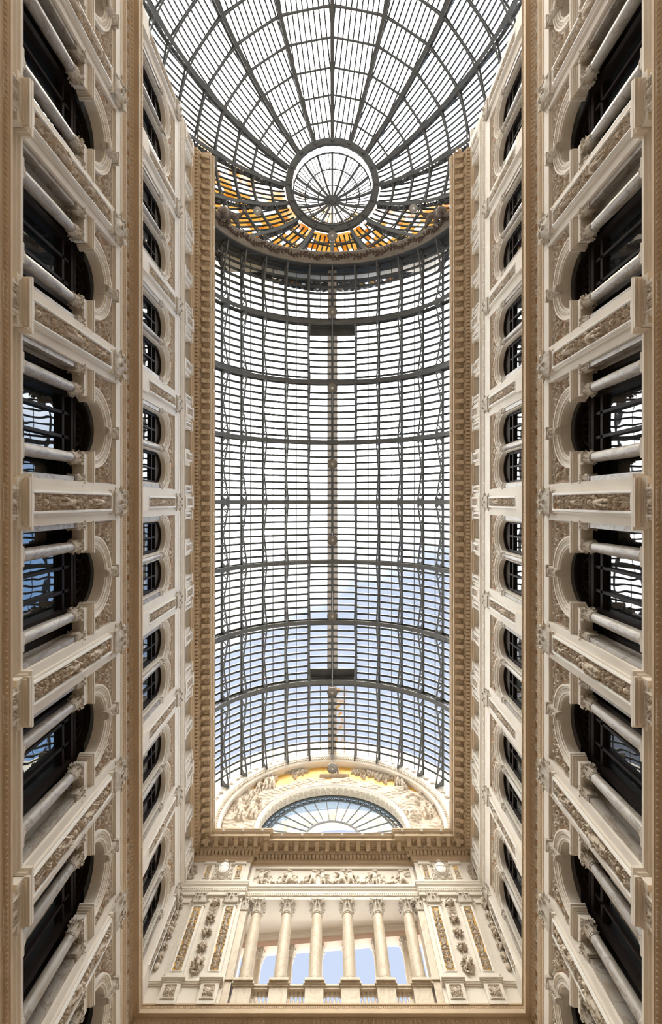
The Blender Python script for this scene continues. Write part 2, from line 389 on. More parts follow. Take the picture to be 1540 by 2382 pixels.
# ------------------------------------------------------------------ relief carving: a height map stamped with scrolls, leaves and figures
class Relief:
    def __init__(s, w, h, res=0.016, seed=1):
        s.w, s.h, s.res = w, h, res
        s.nx = max(4, int(round(w/res)) + 1); s.ny = max(4, int(round(h/res)) + 1)
        s.u = np.linspace(-w/2, w/2, s.nx); s.v = np.linspace(0, h, s.ny)
        s.H = np.zeros((s.ny, s.nx)); s.rng = random.Random(seed)
    def win(s, x, y, r):
        i0 = max(0, np.searchsorted(s.u, x - r)); i1 = min(s.nx, np.searchsorted(s.u, x + r) + 1)
        j0 = max(0, np.searchsorted(s.v, y - r)); j1 = min(s.ny, np.searchsorted(s.v, y + r) + 1)
        return i0, i1, j0, j1
    def dome(s, x, y, rx, ry, hg, rot=0.0):
        i0, i1, j0, j1 = s.win(x, y, max(rx, ry))
        if i1 <= i0 or j1 <= j0: return
        X, Y = np.meshgrid(s.u[i0:i1] - x, s.v[j0:j1] - y)
        c, sn = math.cos(rot), math.sin(rot); A = (X*c + Y*sn)/rx; B = (-X*sn + Y*c)/ry
        q = np.clip(1 - A*A - B*B, 0, None)
        s.H[j0:j1, i0:i1] = np.maximum(s.H[j0:j1, i0:i1], hg*np.sqrt(q))
    def leaf(s, x, y, L, W, ang, hg):
        """leaf from base (x,y) along ang with a sunken midrib and lobed edge"""
        cx, cy = x + math.cos(ang)*L/2, y + math.sin(ang)*L/2
        i0, i1, j0, j1 = s.win(cx, cy, L/2 + W)
        if i1 <= i0 or j1 <= j0: return
        X, Y = np.meshgrid(s.u[i0:i1] - x, s.v[j0:j1] - y)
        A = (X*math.cos(ang) + Y*math.sin(ang))/L; B = (-X*math.sin(ang) + Y*math.cos(ang))/W
        wd = np.clip(np.sin(np.clip(A, 0, 1)*PI)**0.7, 0, 1) * (0.82 + 0.18*np.cos(A*PI*7))
        q = np.clip(1 - np.abs(B)/(wd + 1e-6), 0, None)*(A > 0)*(A < 1)
        Hn = hg*np.minimum(1, q*2.2)*(0.55 + 0.45*np.clip(np.abs(B)*3, 0, 1))*(0.5 + 0.6*A)
        s.H[j0:j1, i0:i1] = np.maximum(s.H[j0:j1, i0:i1], Hn)
    def stroke(s, pts, r0, r1, hg):
        P = np.asarray(pts, float); n = len(P)
        for k in range(n):
            r = r0 + (r1 - r0)*k/max(1, n-1); s.dome(P[k, 0], P[k, 1], r, r, hg*min(1, r/r0 + 0.25))
    def spiral(s, x, y, R, a0, turns, d, w, hg, leaves=True):
        n = max(10, int(R*turns*2*PI*0.55/(w*0.7)))
        t = np.linspace(0, 1, n); a = a0 + d*t*turns*2*PI; r = R*(1 - 0.86*t)
        P = np.stack([x + r*np.cos(a), y + r*np.sin(a)], 1); s.stroke(P, w, w*0.7, hg)
        s.dome(x, y, w*1.6, w*1.6, hg*1.25)
        if leaves:
            m = max(3, int(turns*5))
            for k in range(m):
                q = k/m*0.6; aa = a0 + d*q*turns*2*PI; rr = R*(1 - 0.86*q)
                s.leaf(x + rr*math.cos(aa), y + rr*math.sin(aa), R*0.5, R*0.17, aa + d*0.6, hg*1.05)
                s.leaf(x + rr*math.cos(aa), y + rr*math.sin(aa), R*0.33, R*0.13, aa + PI - d*0.5, hg*0.9)
    def rosette(s, x, y, R, n, hg):
        for k in range(n):
            a = 2*PI*k/n + 0.3; s.dome(x + R*0.6*math.cos(a), y + R*0.6*math.sin(a), R*0.42, R*0.26, hg, a)
        s.dome(x, y, R*0.3, R*0.3, hg*1.35)
    def figure(s, x, y, S, hg, lean=0.0, flip=1):
        """draped standing figure of height S with its feet at (x, y)"""
        def pt(a, b): return (x + flip*a*S + lean*b*S, y + b*S)
        def seg(p, q, r0, r1, h):
            n = 9; s.stroke([(p[0] + (q[0]-p[0])*i/n, p[1] + (q[1]-p[1])*i/n) for i in range(n+1)], r0*S, r1*S, h)
        seg(pt(-.05, .05), pt(-.06, .30), .045, .06, hg*.7); seg(pt(-.06, .30), pt(-.04, .50), .065, .08, hg*.85)
        seg(pt(.09, .04), pt(.10, .28), .042, .058, hg*.75); seg(pt(.10, .28), pt(.04, .50), .062, .08, hg*.95)
        seg(pt(0, .50), pt(.01, .76), .105, .115, hg); s.dome(*pt(.01, .72), .13*S, .09*S, hg*1.05)
        s.dome(*pt(.02, .91), .062*S, .082*S, hg*1.15)
        seg(pt(.11, .77), pt(.21, .60), .045, .036, hg*.95); seg(pt(.21, .60), pt(.10, .52), .036, .028, hg*1.1)
        seg(pt(-.10, .77), pt(-.20, .90), .044, .034, hg*.9); seg(pt(-.20, .90), pt(-.16, 1.02), .033, .026, hg*.9)
        for k in range(4): seg(pt(.16 - k*.05, .50), pt(.20 - k*.07, .12), .022, .030, hg*(.8 + .1*(k % 2)))
    def fill(s, n, L, hg, mask=None):
        for _ in range(n):
            x = s.rng.uniform(-s.w/2, s.w/2); y = s.rng.uniform(0, s.h)
            i = min(s.nx-1, np.searchsorted(s.u, x)); j = min(s.ny-1, np.searchsorted(s.v, y))
            if s.H[j, i] > hg*0.3: continue
            if mask and not mask(x, y): continue
            if s.rng.random() < 0.3: s.rosette(x, y, L*0.42, 5, hg*0.8)
            else:
                a = s.rng.uniform(0, 2*PI)
                for q in (-0.7, 0, 0.7): s.leaf(x, y, L*s.rng.uniform(.7, 1.1), L*0.24, a + q, hg*s.rng.uniform(.7, 1))
    def mask(s, fn):
        X, Y = np.meshgrid(s.u, s.v); s.H = np.where(fn(X, Y), s.H, 0)
    def cut(s, m=0.012):
        s.H[:, (np.abs(s.u) > s.w/2 - m)] = 0; s.H[(s.v < m) | (s.v > s.h - m), :] = 0
    def emit(s, mb, fn, eps=0.004):
        H = np.where(s.H < eps, 0, s.H); U, V = np.meshgrid(s.u, s.v); P = fn(U, V, H)
        keep = np.maximum.reduce([H[:-1, :-1], H[1:, :-1], H[:-1, 1:], H[1:, 1:]]) > 0
        idx = np.full(H.shape, -1); J, I = np.nonzero(keep)
        used = np.zeros(H.shape, bool)
        for dj in (0, 1):
            for di in (0, 1): used[J+dj, I+di] = True
        idx[used] = np.arange(used.sum())
        mb.add(P[used], list(zip(idx[J, I].tolist(), idx[J, I+1].tolist(), idx[J+1, I+1].tolist(), idx[J+1, I].tolist())))

def wallmap(p0, t0, h0, flip=1):
    return lambda U, V, H: np.stack([p0 + H, t0 + flip*U, h0 + V], -1)

def candelabra(w, h, seed, hg=0.07, res=0.016, figs=()):
    """upright panel of grotesques: vases, paired scrolls, rosettes and standing figures round a stem"""
    r = Relief(w, h, res, seed); a = w/2
    r.stroke([(0, y) for y in np.arange(0.05, h - 0.05, w*0.04)], w*0.045, w*0.045, hg*.7)
    y = w*0.15; k = 0
    occ = [(fy*h, fs*h) for fy, fs in figs]
    while y < h - w*0.75:
        hit = [o for o in occ if o[0] - w*0.2 < y < o[0] + o[1]]
        if hit:
            y = hit[0][0] + hit[0][1] + w*0.12; continue
        t = (k + seed) % 4; k += 1
        if t == 0:
            for d in (-1, 1):
                r.spiral(d*a*0.52, y + w*0.36, a*0.42, PI/2 + d*PI/2 + PI, 1.4, d, w*0.045, hg)
                r.leaf(0, y + w*0.05, w*0.42, w*0.12, PI/2 - d*1.1, hg)
            y += w*0.78
        elif t == 1:
            r.dome(0, y + w*0.28, w*0.20, w*0.26, hg*1.2); r.dome(0, y + w*0.56, w*0.26, w*0.07, hg*1.25); r.dome(0, y + w*.04, w*.16, w*.06, hg)
            for d in (-1, 1): 
                r.spiral(d*a*0.70, y + w*0.50, a*0.24, PI/2, 1.2, d, w*0.035, hg*.9, False)
                r.leaf(d*w*.1, y + w*.1, w*.40, w*.11, PI/2 - d*1.25, hg*.9)
            y += w*0.68
        elif t == 2:
            for j in range(4):
                for d in (-1, 1): r.leaf(0, y + j*w*0.2, w*0.46, w*0.10, PI/2 - d*(0.75 + .05*j), hg)
            y += w*0.98
        else:
            r.rosette(0, y + w*0.32, w*0.27, 7, hg*1.15)
            for d in (-1, 1):
                for e in (-1, 1): r.spiral(d*a*0.70, y + w*(0.32 + e*.26), a*0.24, -e*PI/2, 1.2, d*e, w*0.035, hg*.85, False)
            y += w*0.72
    for i, (fy, fs) in enumerate(figs):
        r.dome(0, fy*h - w*.06, w*.24, w*.10, hg*1.3); r.figure(-w*.02, fy*h, fs*h, hg*1.7, 0, 1 if i % 2 else -1)
    r.fill(int(30*h/w), w*0.15, hg*0.7); r.cut(w*0.02)
    return r
def running_vine(L, h, seed, hg=0.06, res=0.018, per=None):
    r = Relief(L, h, res, seed); per = per or h*1.25; n = max(1, int(round(L/per))); per = L/n
    for k in range(n):
        x = -L/2 + (k + 0.5)*per; d = 1 if k % 2 else -1
        r.spiral(x, h*0.5, h*0.36, d*PI/2, 1.5, d, h*0.05, hg)
        r.leaf(x - per*.5, h*(.5 - d*.35), per*.6, h*.16, d*.7, hg)
    r.fill(int(n*3), h*0.24, hg*0.8); r.cut(h*0.02)
    return r

# ------------------------------------------------------------------ corinthian capital
def acanthus(mb, base, out, hgt, wid, curl, lean=0.0, th=0.02):
    """one capital leaf rising from base, curling over along the unit vector out"""
    out = np.array((*out, 0.0)); up = np.array((0, 0, 1.0)); sd = np.cross(up, out); base = np.array(base, float)
    t = np.linspace(0, 1, 8); rows = []
    for q in t:
        if q < 0.68: p = base + up*hgt*q/0.68*0.9 + out*(lean*q + curl*0.25*(q/0.68)**2)
        else:
            a = (q - 0.68)/0.32*PI*0.95; p = base + up*(hgt*0.9 + hgt*0.11*math.sin(a)) + out*(lean*q + curl*0.25 + curl*0.42*(1 - math.cos(a)))
        w = wid*(0.62 + 0.5*math.sin(min(1, q*1.25)*PI*0.8)) * (1.0 if q < .85 else .6) * (1.0 + .16*(-1)**len(rows)); nrm = out
        rows.append([p - sd*w/2 + nrm*0, p + nrm*th, p + sd*w/2, p - nrm*th])
    b = mb.n; mb.grid(np.array(rows), cv=True); mb.f.append((b, b+1, b+2, b+3)); e = b + 28; mb.f.append((e+3, e+2, e+1, e))
def volute(mb, c, out, R, w, th):
    """scroll in the vertical plane of out, centred at c"""
    out = np.array((*out, 0.0)); up = np.array((0, 0, 1.0)); sd = np.cross(up, out)
    a = np.linspace(PI*0.9, -PI*1.9, 16); r = R*np.linspace(1, 0.22, 16)
    P = np.array(c, float) + np.cos(a)[:, None]*r[:, None]*out + np.sin(a)[:, None]*r[:, None]*up
    mb.ribbon(P, w, th, sd)
def capital(mb, c, r, h, square=False, sx=1.0, flare=1.42):
    """corinthian capital standing on c with shaft radius r and height h; sx squeezes its depth (pilasters)"""
    sub = MB(); k = 16; a = np.arange(k)*2*PI/k + PI/k*0
    def plan(rad):
        if square:
            m = np.maximum(np.abs(np.cos(a)), np.abs(np.sin(a))); q = rad/m
            return np.stack([np.cos(a)*q, np.sin(a)*q], 1)
        return np.stack([np.cos(a)*rad, np.sin(a)*rad], 1)
    rows = []
    for rr, z in ((.02, 0), (1.0, 0), (1.08, .01), (1.08, .05), (.97, .07), (.90, .45), (.98, .7), (1.15, .86)):
        rows.append(np.concatenate([plan(r*rr), np.full((k, 1), h*z)], 1))
    sub.grid(np.array(rows), cv=True)
    nl = 8
    for row, (z0, hh, cu, wd) in enumerate(((.06, .38, .46, .62), (.08, .66, .56, .60))):
        for i in range(nl):
            an = (i + 0.5*row)*2*PI/nl; o = (math.cos(an), math.sin(an)); f = 1.0
            if square: f = 1/max(abs(o[0]), abs(o[1]))
            acanthus(sub, (o[0]*r*f*.97, o[1]*r*f*.97, h*z0), o, h*hh, r*wd*(1.05 if square else 1), r*cu, 0.08*r, r*0.13)
    W = r*flare*(1.0 if not square else 1.0)
    for i in range(4):
        an = PI/4 + i*PI/2; o = (math.cos(an), math.sin(an)); D = W*1.20 if not square else W*1.24
        volute(sub, (o[0]*(D - r*.20), o[1]*(D - r*.20), h*.74), o, r*.34, r*.26, r*.10)
        sub.ribbon([(o[0]*r*.95, o[1]*r*.95, h*.48), (o[0]*r*1.08, o[1]*r*1.08, h*.66), (o[0]*(D - r*.4), o[1]*(D - r*.4), h*.86)], r*.2, r*.1, (-o[1], o[0], 0))
        an2 = i*PI/2; o2 = (math.cos(an2), math.sin(an2)); t2 = (-o2[1], o2[0])
        sub.ball((o2[0]*W*.92, o2[1]*W*.92, h*.90), (r*.2, r*.2, h*.10), 7, 5)
        for d in (-1, 1): volute(sub, (o2[0]*r*1.12 + d*t2[0]*r*.24, o2[1]*r*1.12 + d*t2[1]*r*.24, h*.70), (d*t2[0], d*t2[1]), r*.17, r*.14, r*.07)
    # abacus with hollow sides
    pts = []
    for i in range(4):
        a0 = PI/4 + i*PI/2; a1 = a0 + PI/2; D = W*1.36
        p0 = np.array((math.cos(a0), math.sin(a0)))*D; p1 = np.array((math.cos(a1), math.sin(a1)))*D; m = (p0 + p1)/2; n = m/np.linalg.norm(m)
        for q in np.linspace(0.05, 0.95, 7): pts.append(p0 + (p1 - p0)*q - n*W*.26*math.sin(q*PI))
    pts = np.array(pts); rows = []
    for sc_, z in ((.0, .88), (.90, .88), (.94, .91), (.94, .935), (1.0, .95), (1.0, 1.0), (0, 1.0)):
        rows.append(np.concatenate([pts*sc_, np.full((len(pts), 1), h*z)], 1))
    sub.grid(np.array(rows), cv=True)
    V = np.concatenate(sub.v); V[:, 0] *= sx; mb.add(V + np.array(c, float), sub.f)

# ------------------------------------------------------------------ continuous figure from a skinned skeleton
def skinned(name, J, E, root, sub=2):
    me = bpy.data.meshes.new(name + '_cage'); keys = list(J); me.from_pydata([J[k][0] for k in keys], [(keys.index(a), keys.index(b)) for a, b in E], [])
    o = bpy.data.objects.new(name + '_cage', me); COL.objects.link(o)
    md = o.modifiers.new('skin', 'SKIN'); md.use_smooth_shade = True
    sv = me.skin_vertices[0].data
    for i, k in enumerate(keys):
        r = J[k][1]; sv[i].radius = (r, r) if not isinstance(r, tuple) else r; sv[i].use_root = (k == root)
    sb = o.modifiers.new('sub', 'SUBSURF'); sb.levels = sub; sb.render_levels = sub
    dg = bpy.context.evaluated_depsgraph_get(); res = bpy.data.meshes.new_from_object(o.evaluated_get(dg)); res.name = name
    bpy.data.objects.remove(o); bpy.data.meshes.remove(me)
    res.shade_smooth()
    return res

# ------------------------------------------------------------------ plan of the arm
XW, YE, BAY, YN = 7.5, 19.25, 4.65, -19.0     # wall planes, bay length, dome end of the arm
BAYS = [16.275 - BAY*i for i in range(8)]       # bay centres, counted from the end wall
PIERS = [18.6 - BAY*k for k in range(9)]        # pilaster centres, counted from the end wall
def side_loc(side, y, h): return (side*XW, y, h)
def side_rot(side): return 0.0 if side < 0 else PI
SIDES = ((-1, 'left'), (1, 'right'))
def rect(mb, p, t0, t1, h0, h1): mb.add([(p,t0,h0),(p,t1,h0),(p,t1,h1),(p,t0,h1)], [(0,1,2,3)])
def arch_panel(mb, tc, R, hs, t0, t1, h1, p=0.0, d=0.3, k=28):
    """wall face around a semicircular head springing at hs, with its reveal of depth d"""
    a = np.linspace(0, PI, k + 1); A = []; B = []; C = []
    for t in a:
        x, z = R*math.cos(t), R*math.sin(t); A.append((p, tc + x, hs + z)); C.append((p - d, tc + x, hs + z))
        s = min([(t1 - tc)/math.cos(t) if math.cos(t) > 1e-6 else 1e9, (tc - t0)/-math.cos(t) if math.cos(t) < -1e-6 else 1e9, (h1 - hs)/max(1e-6, math.sin(t))])
        B.append((p, tc + s*math.cos(t), hs + s*math.sin(t)))
    mb.grid([A, B]); mb.grid([C, A])
    for c, t in (((t1, h1), math.atan2(h1-hs, t1-tc)), ((t0, h1), math.atan2(h1-hs, t0-tc))):
        i = int(np.searchsorted(a, t)); mb.add([B[i-1], B[i], (p, c[0], c[1])], [(0, 1, 2)])

def wall_bay(mb, y):
    s = MB()
    T = BAY/2
    rect(s, 0, -T, T, 10.5, 12.1)
    for d in (-1, 1):
        rect(s, 0, min(d*1.63, d*T), max(d*1.63, d*T), 12.1, 15.95)
        rect(s, 0, min(d*.93, d*1.63), max(d*.93, d*1.63), 15.45, 15.95)
        s.add([(0, d*1.63, 12.1), (-.78, d*1.63, 12.1), (-.78, d*1.63, 15.45), (0, d*1.63, 15.45)], [(0, 1, 2, 3)])
        s.box((-.30, min(d*.90, d*1.63), 15.45), (-.002, max(d*.90, d*1.63), 15.95))
    arch_panel(s, 0, .93, 15.95, -T, T, 18.0)
    s.box((0, -T, 17.55), (.136, T, 17.98))
    rect(s, 0, -T, T, 18.0, 19.7)
    for d in (-1, 1):
        rect(s, 0, min(d*1.515, d*T), max(d*1.515, d*T), 19.7, 22.55)
        arch_panel(s, d*.835, .68, 22.55, min(0, d*T), max(0, d*T), 24.0, d=.21)
        for q in (.155, 1.515): s.add([(0, d*q, 19.7), (-.21, d*q, 19.7), (-.21, d*q, 22.55), (0, d*q, 22.55)], [(0, 1, 2, 3)])
    rect(s, 0, -.155, .155, 19.7, 22.55)
    rect(s, 0, -T, T, 24.0, 25.9)
    s.box((0, -T, 24.28), (.092, T, 24.88))
    for d in (-1, 1):
        rect(s, 0, min(d*1.46, d*T), max(d*1.46, d*T), 25.9, 27.3)
        a, b = min(d*.42, d*1.46), max(d*.42, d*1.46)
        s.add([(0,a,25.9),(0,b,25.9),(0,b,27.3),(0,a,27.3),(-.42,a,25.9),(-.42,b,25.9),(-.42,b,27.3),(-.42,a,27.3)], [(4,5,6,7),(0,1,5,4),(1,2,6,5),(2,3,7,6),(3,0,4,7)])
    rect(s, 0, -.42, .42, 25.9, 27.3); rect(s, 0, -T, T, 27.3, 28.3)
    # recessed frame round the lower spandrel panel
    for (t0, t1, h0, h1) in ((-1.72, 1.72, 17.47, 17.55), (-1.80, -1.72, 15.95, 17.55), (1.72, 1.80, 15.95, 17.55)): s.box((0, t0, h0), (.05, t1, h1))
    V = np.concatenate(s.v); V[:, 1] += y; mb.add(V, s.f)

def build_wall():
    mb = MB()
    for y in BAYS: wall_bay(mb, y)
    rect(mb, 0, 18.6, YE + .4, 10.5, 28.3); rect(mb, 0, YN, -18.6, 10.5, 28.3)
    for c in PIERS:
        a, b = max(YN, c - .60), min(YE + .3, c + .60)
        mb.box((0, a, 12.1), (.14, b, 18.0)); mb.box((0, a, 19.3), (.096, b, 24.88)); mb.box((0, a + .15, 25.75), (.05, b - .15, 27.3))
    mb.box((-2.0, YN, -1.6), (-1.5, YE + 1.2, 33.5))
    mb.box((-1.5, YN, -1.6), (-.0005, YN + .25, 28.3))
    mb.box((-1.5, YE + .06, 10.4), (-.001, YE + .4, 28.3))
    mb.box((-1.6, YN, 28.25), (-.1, YE + 1.2, 28.45))
    return mb.build('wall_left', 'cream', link=False)
wall_me = build_wall()
for s, nm in SIDES:
    o = put('wall_' + nm, wall_me, loc=(s*XW, 0, CZ), kind='structure'); o.rotation_euler = (0, 0, side_rot(s))
for s, nm in SIDES:
    mb = MB(); mb.box((min(s*7.45, s*9.0), YN, -1.6), (max(s*7.45, s*9.0), YE + .9, 10.62)); o = mb.build('baseboard_' + nm, 'base', kind='structure'); o.location = (0, 0, CZ)
mb = MB(); mb.box((-7.5, YE - .05, -1.6), (7.5, YE + .85, 10.62)); o = mb.build('baseboard_end', 'base', kind='structure'); o.location = (0, 0, CZ)
mb = MB(); mb.box((-14, -60, -1.75), (14, 24, -1.6)); o = mb.build('floor', 'floor', kind='structure'); o.location = (0, 0, CZ)

# end wall: two solid wings, a base wall, the beam over the colonnade
mb = MB()
for d in (-1, 1):
    a, b = sorted((d*4.3, d*7.5)); mb.box((a, YE - .25, 19.5), (b, YE + .9, 28.4)); mb.box((a, YE, 10.5), (b, YE + .9, 19.5))
mb.box((-4.3, YE, 10.5), (4.3, YE + .9, 19.5)); mb.box((-4.3, YE + .02, 24.86), (4.3, YE + .9, 28.4))
# pockets for the corner panels are plain; recessed field behind the putti frieze
for (a, b, c, d) in ((-4.2, 4.2, 26.98, 27.12), (-4.2, 4.2, 25.7, 25.86), (-4.2, -4.0, 25.86, 26.98), (4.0, 4.2, 25.86, 26.98)):
    mb.box((a, YE - .10, c), (b, YE + .02, d))
o = mb.build('wall_end', 'cream', kind='structure'); o.location = (0, 0, CZ)

# ------------------------------------------------------------------ long mouldings
U1 = [(-XW, YN), (-XW, YE), (XW, YE), (XW, YN)]
U2 = [(-XW, YN), (-XW, YE-.25), (-4.3, YE-.25), (-4.3, YE), (4.3, YE), (4.3, YE-.25), (XW, YE-.25), (XW, YN)]
def seg_mould(mb, prof, path, i0, i1):
    G = []
    for o, h in prof:
        Q, _, _ = offset_path(path, o); Q = Q[i0:i1+1]; G.append(np.concatenate([Q, np.full((len(Q), 1), h)], 1))
    b = mb.n; mb.grid(np.array(G)); n = len(prof); m = i1 - i0 + 1
    mb.f.append(tuple(b + i*m for i in range(n))); mb.f.append(tuple(b + i*m + m-1 for i in range(n))[::-1])
def seg_along(path, o, step, i0, i1):
    Q, T, Nn = offset_path(path, o)
    for i in range(i0, i1):
        L = np.linalg.norm(Q[i+1] - Q[i]); n = max(1, int(round(L/step)))
        if L < step*.7: continue
        for k in range(n):
            p = Q[i] + T[i]*((k + .5)*L/n); yield p[0], p[1], T[i], Nn[i]
def trim(name, loc=(0, 0, 0)):
    o = bpy.data.objects.new(name, None); COL.objects.link(o); o.location = (loc[0], loc[1], loc[2] + CZ); o['kind'] = 'structure'; return o

def courses(parent, path, i0, i1, eggs=(), beads=(), dents=(), mat='cream'):
    for (o, h, st, w, hh, d, tilt) in eggs:
        mb = MB()
        for x, y, T, Nn in seg_along(path, o, st, i0, i1): egg(mb, x, y, T, Nn, h, w, hh, d, tilt)
        mb.build('egg_and_dart', mat, parent, smooth=60)
    for (o, h, st, r) in beads:
        mb = MB()
        for x, y, T, Nn in seg_along(path, o, st, i0, i1): mb.obox((x, y, h), ((T[0], T[1], 0), (Nn[0], Nn[1], 0), (0, 0, 1)), (st*.30, r, r))
        mb.build('bead_course', mat, parent)
    for (o, h, st, w, dd, hh) in dents:
        mb = MB()
        for x, y, T, Nn in seg_along(path, o, st, i0, i1): mb.obox((x, y, h), ((T[0], T[1], 0), (Nn[0], Nn[1], 0), (0, 0, 1)), (w, dd, hh))
        mb.build('dentil_course', mat, parent)

# main entablature between the two storeys
P_MAIN = [(-.05,17.95),(.15,17.95),(.15,18.12),(.17,18.14),(.17,18.28),(.19,18.30),(.19,18.36),(.15,18.38),(.05,18.42),(.05,18.90),(.08,18.92),(.16,19.08),(.16,19.11),(.345,19.11),(.345,19.08),(.355,19.08),(.355,19.24),(.31,19.26),(.31,19.37),(.36,19.39),(.36,19.45),(-.05,19.6)]
seg_info = (('left', 0, 1), ('end', 1, 2), ('right', 2, 3))
vine_long = running_vine(BAY, .42, 5, .07, .02)
for n_, (nm, i0, i1) in enumerate(seg_info):
    t = trim('trim_%d' % (n_ + 1))
    mb = MB(); seg_mould(mb, P_MAIN, U1, i0, i1); mb.build('entablature_moulding', 'ochre', t)
    courses(t, U1, i0, i1, eggs=[(.115, 19.0, .17, .058, .085, .045, .45)], beads=[(.325, 19.315, .085, .022), (.165, 18.21, .09, .02)], mat='ochre')
    gb = MB(); rb = MB()
    Q, T, Nn = offset_path(U1, .05)
    a, b = Q[i0], Q[i0+1]; L = np.linalg.norm(b - a); n = int(round(L/BAY)); t2 = (b - a)/L; nn = Nn[i0]
    gb.grid([[(a[0] + nn[0]*.004, a[1] + nn[1]*.004, 18.44), (b[0] + nn[0]*.004, b[1] + nn[1]*.004, 18.44)], [(a[0] + nn[0]*.004, a[1] + nn[1]*.004, 18.89), (b[0] + nn[0]*.004, b[1] + nn[1]*.004, 18.89)]])
    gb.build('frieze_ground', 'gold', t)
    for k in range(n):
        c = a + t2*(k + .5)*L/n
        vine_long.emit(rb, lambda U, V, H: np.stack([c[0] + t2[0]*U*(L/n/BAY) + nn[0]*(.004 + H), c[1] + t2[1]*U*(L/n/BAY) + nn[1]*(.004 + H), 18.46 + V], -1))
    rb.build('foliage_frieze', 'relief', t, smooth=80)

# entablature over the upper storey
P_UP = [(-.05,24.85),(.10,24.85),(.10,25.03),(.13,25.05),(.13,25.13),(.08,25.16),(.08,25.40),(.15,25.50),(.15,25.58),(.18,25.60),(.18,25.68),(-.05,25.80)]
P_TOP = [(-.05,27.22),(.04,27.22),(.04,27.34),(.10,27.38),(.10,27.50),(.14,27.52),(.14,27.74),(.31,27.76),(.32,27.79),(.40,27.98),(.40,28.03),(.86,28.03),(.86,27.99),(.90,27.99),(.90,28.12),(.865,28.13),(.865,28.20),(.92,28.21),(.97,28.25),(1.02,28.34),(1.05,28.36),(1.05,28.41),(-.3,28.62)]
rng = random.Random(3)
mod_me = MB()
prof = [(0, 28.03), (0, 27.80), (.05, 27.775), (.12, 27.79), (.18, 27.86), (.26, 27.90), (.33, 27.905), (.39, 27.93), (.42, 27.97), (.42, 28.03)]
mod_me.grid([[(o, d*.10, h) for o, h in prof] for d in (-1, 1)])
for d in (-1, 1): mod_me.f.append(tuple((0 if d < 0 else len(prof)) + i for i in range(len(prof))))
for d in (-1, 1): mod_me.ball((.08, d*.10, 27.83), (.05, .025, .05), 8, 5)
mod_me.box((-.0, -.125, 28.0), (.44, .125, 28.03))
for q in (-.05, 0, .05): mod_me.ball((.36, q, 27.94), (.05, .025, .035), 6, 5)
mod_me = mod_me.build('modillion', 'ochre', link=False)
ros = MB()
for k in range(5):
    a = 2*PI*k/5; ros.ball((.085*math.cos(a), .085*math.sin(a), -.03), (.062, .048, .04), 8, 5, Matrix.Rotation(a, 3, 'Z'))
ros.ball((0, 0, -.05), .045, 8, 5)
for d in (-1, 1): ros.box((-.17, d*.16-.012, -.035), (.17, d*.16+.012, .02)); ros.box((d*.16-.012, -.17, -.035), (d*.16+.012, .17, .02))
ros_me = ros.build('rosette', 'ochre', link=False, smooth=60)
lion = MB(); lion.ball((0, 0, 0), (.06, .075, .08), 8, 6); lion.ball((.05, 0, -.03), (.05, .04, .035), 7, 5)
for d in (-1, 1): lion.ball((.045, d*.032, .025), .017, 6, 4); lion.ball((0, d*.065, .055), .026, 6, 4)
lion_me = lion.build('lion_mask', 'white', link=False, smooth=60)
for n_, (nm, i0, i1, lab) in enumerate((('left', 0, 1, 'tan bracketed top cornice with rosettes running along the left wall under the glass vault'),
                                        ('end', 1, 6, 'tan bracketed top cornice stepping across the end wall below the arched relief'),
                                        ('right', 6, 7, 'tan bracketed top cornice with rosettes running along the right wall under the glass vault'))):
    t = trim('trim_%d' % (n_ + 4))
    mb = MB(); seg_mould(mb, P_UP, U2, i0, i1); mb.build('entablature_moulding', 'cream', t)
    courses(t, U2, i0, i1, beads=[(.115, 25.22, .10, .03), (.135, 25.09, .08, .02)], mat='cream')
    c = thing('cornice', lab, 'cornice', (0, 0, 0))
    mb = MB(); seg_mould(mb, P_TOP, U2, i0, i1); mb.build('cornice_moulding', 'ochre', c)
    courses(c, U2, i0, i1, eggs=[(.345, 27.885, .22, .085, .10, .05, .4), (.07, 27.44, .16, .06, .055, .03, .3)], beads=[(.875, 28.165, .075, .026)], dents=[(.21, 27.65, .20, .065, .085, .085)], mat='ochre')
    k = 0
    for x, y, T, Nn in seg_along(U2, .42, .555, i0, i1):
        rz = math.atan2(Nn[1], Nn[0])
        o = put('modillion', mod_me, c, (x, y, 0)); o.rotation_euler = (0, 0, rz); k += 1
    for x, y, T, Nn in seg_along(U2, .42, .555, i0, i1):
        o = put('rosette', ros_me, c, (x + T[0]*.2775 + Nn[0]*.21, y + T[1]*.2775 + Nn[1]*.21, 28.03)); o.rotation_euler = (0, 0, math.atan2(Nn[1], Nn[0]))
    for x, y, T, Nn in seg_along(U2, .99, 1.11, i0, i1):
        o = put('lion_mask', lion_me, c, (x, y, 28.29)); o.rotation_euler = (0, 0, math.atan2(Nn[1], Nn[0]))

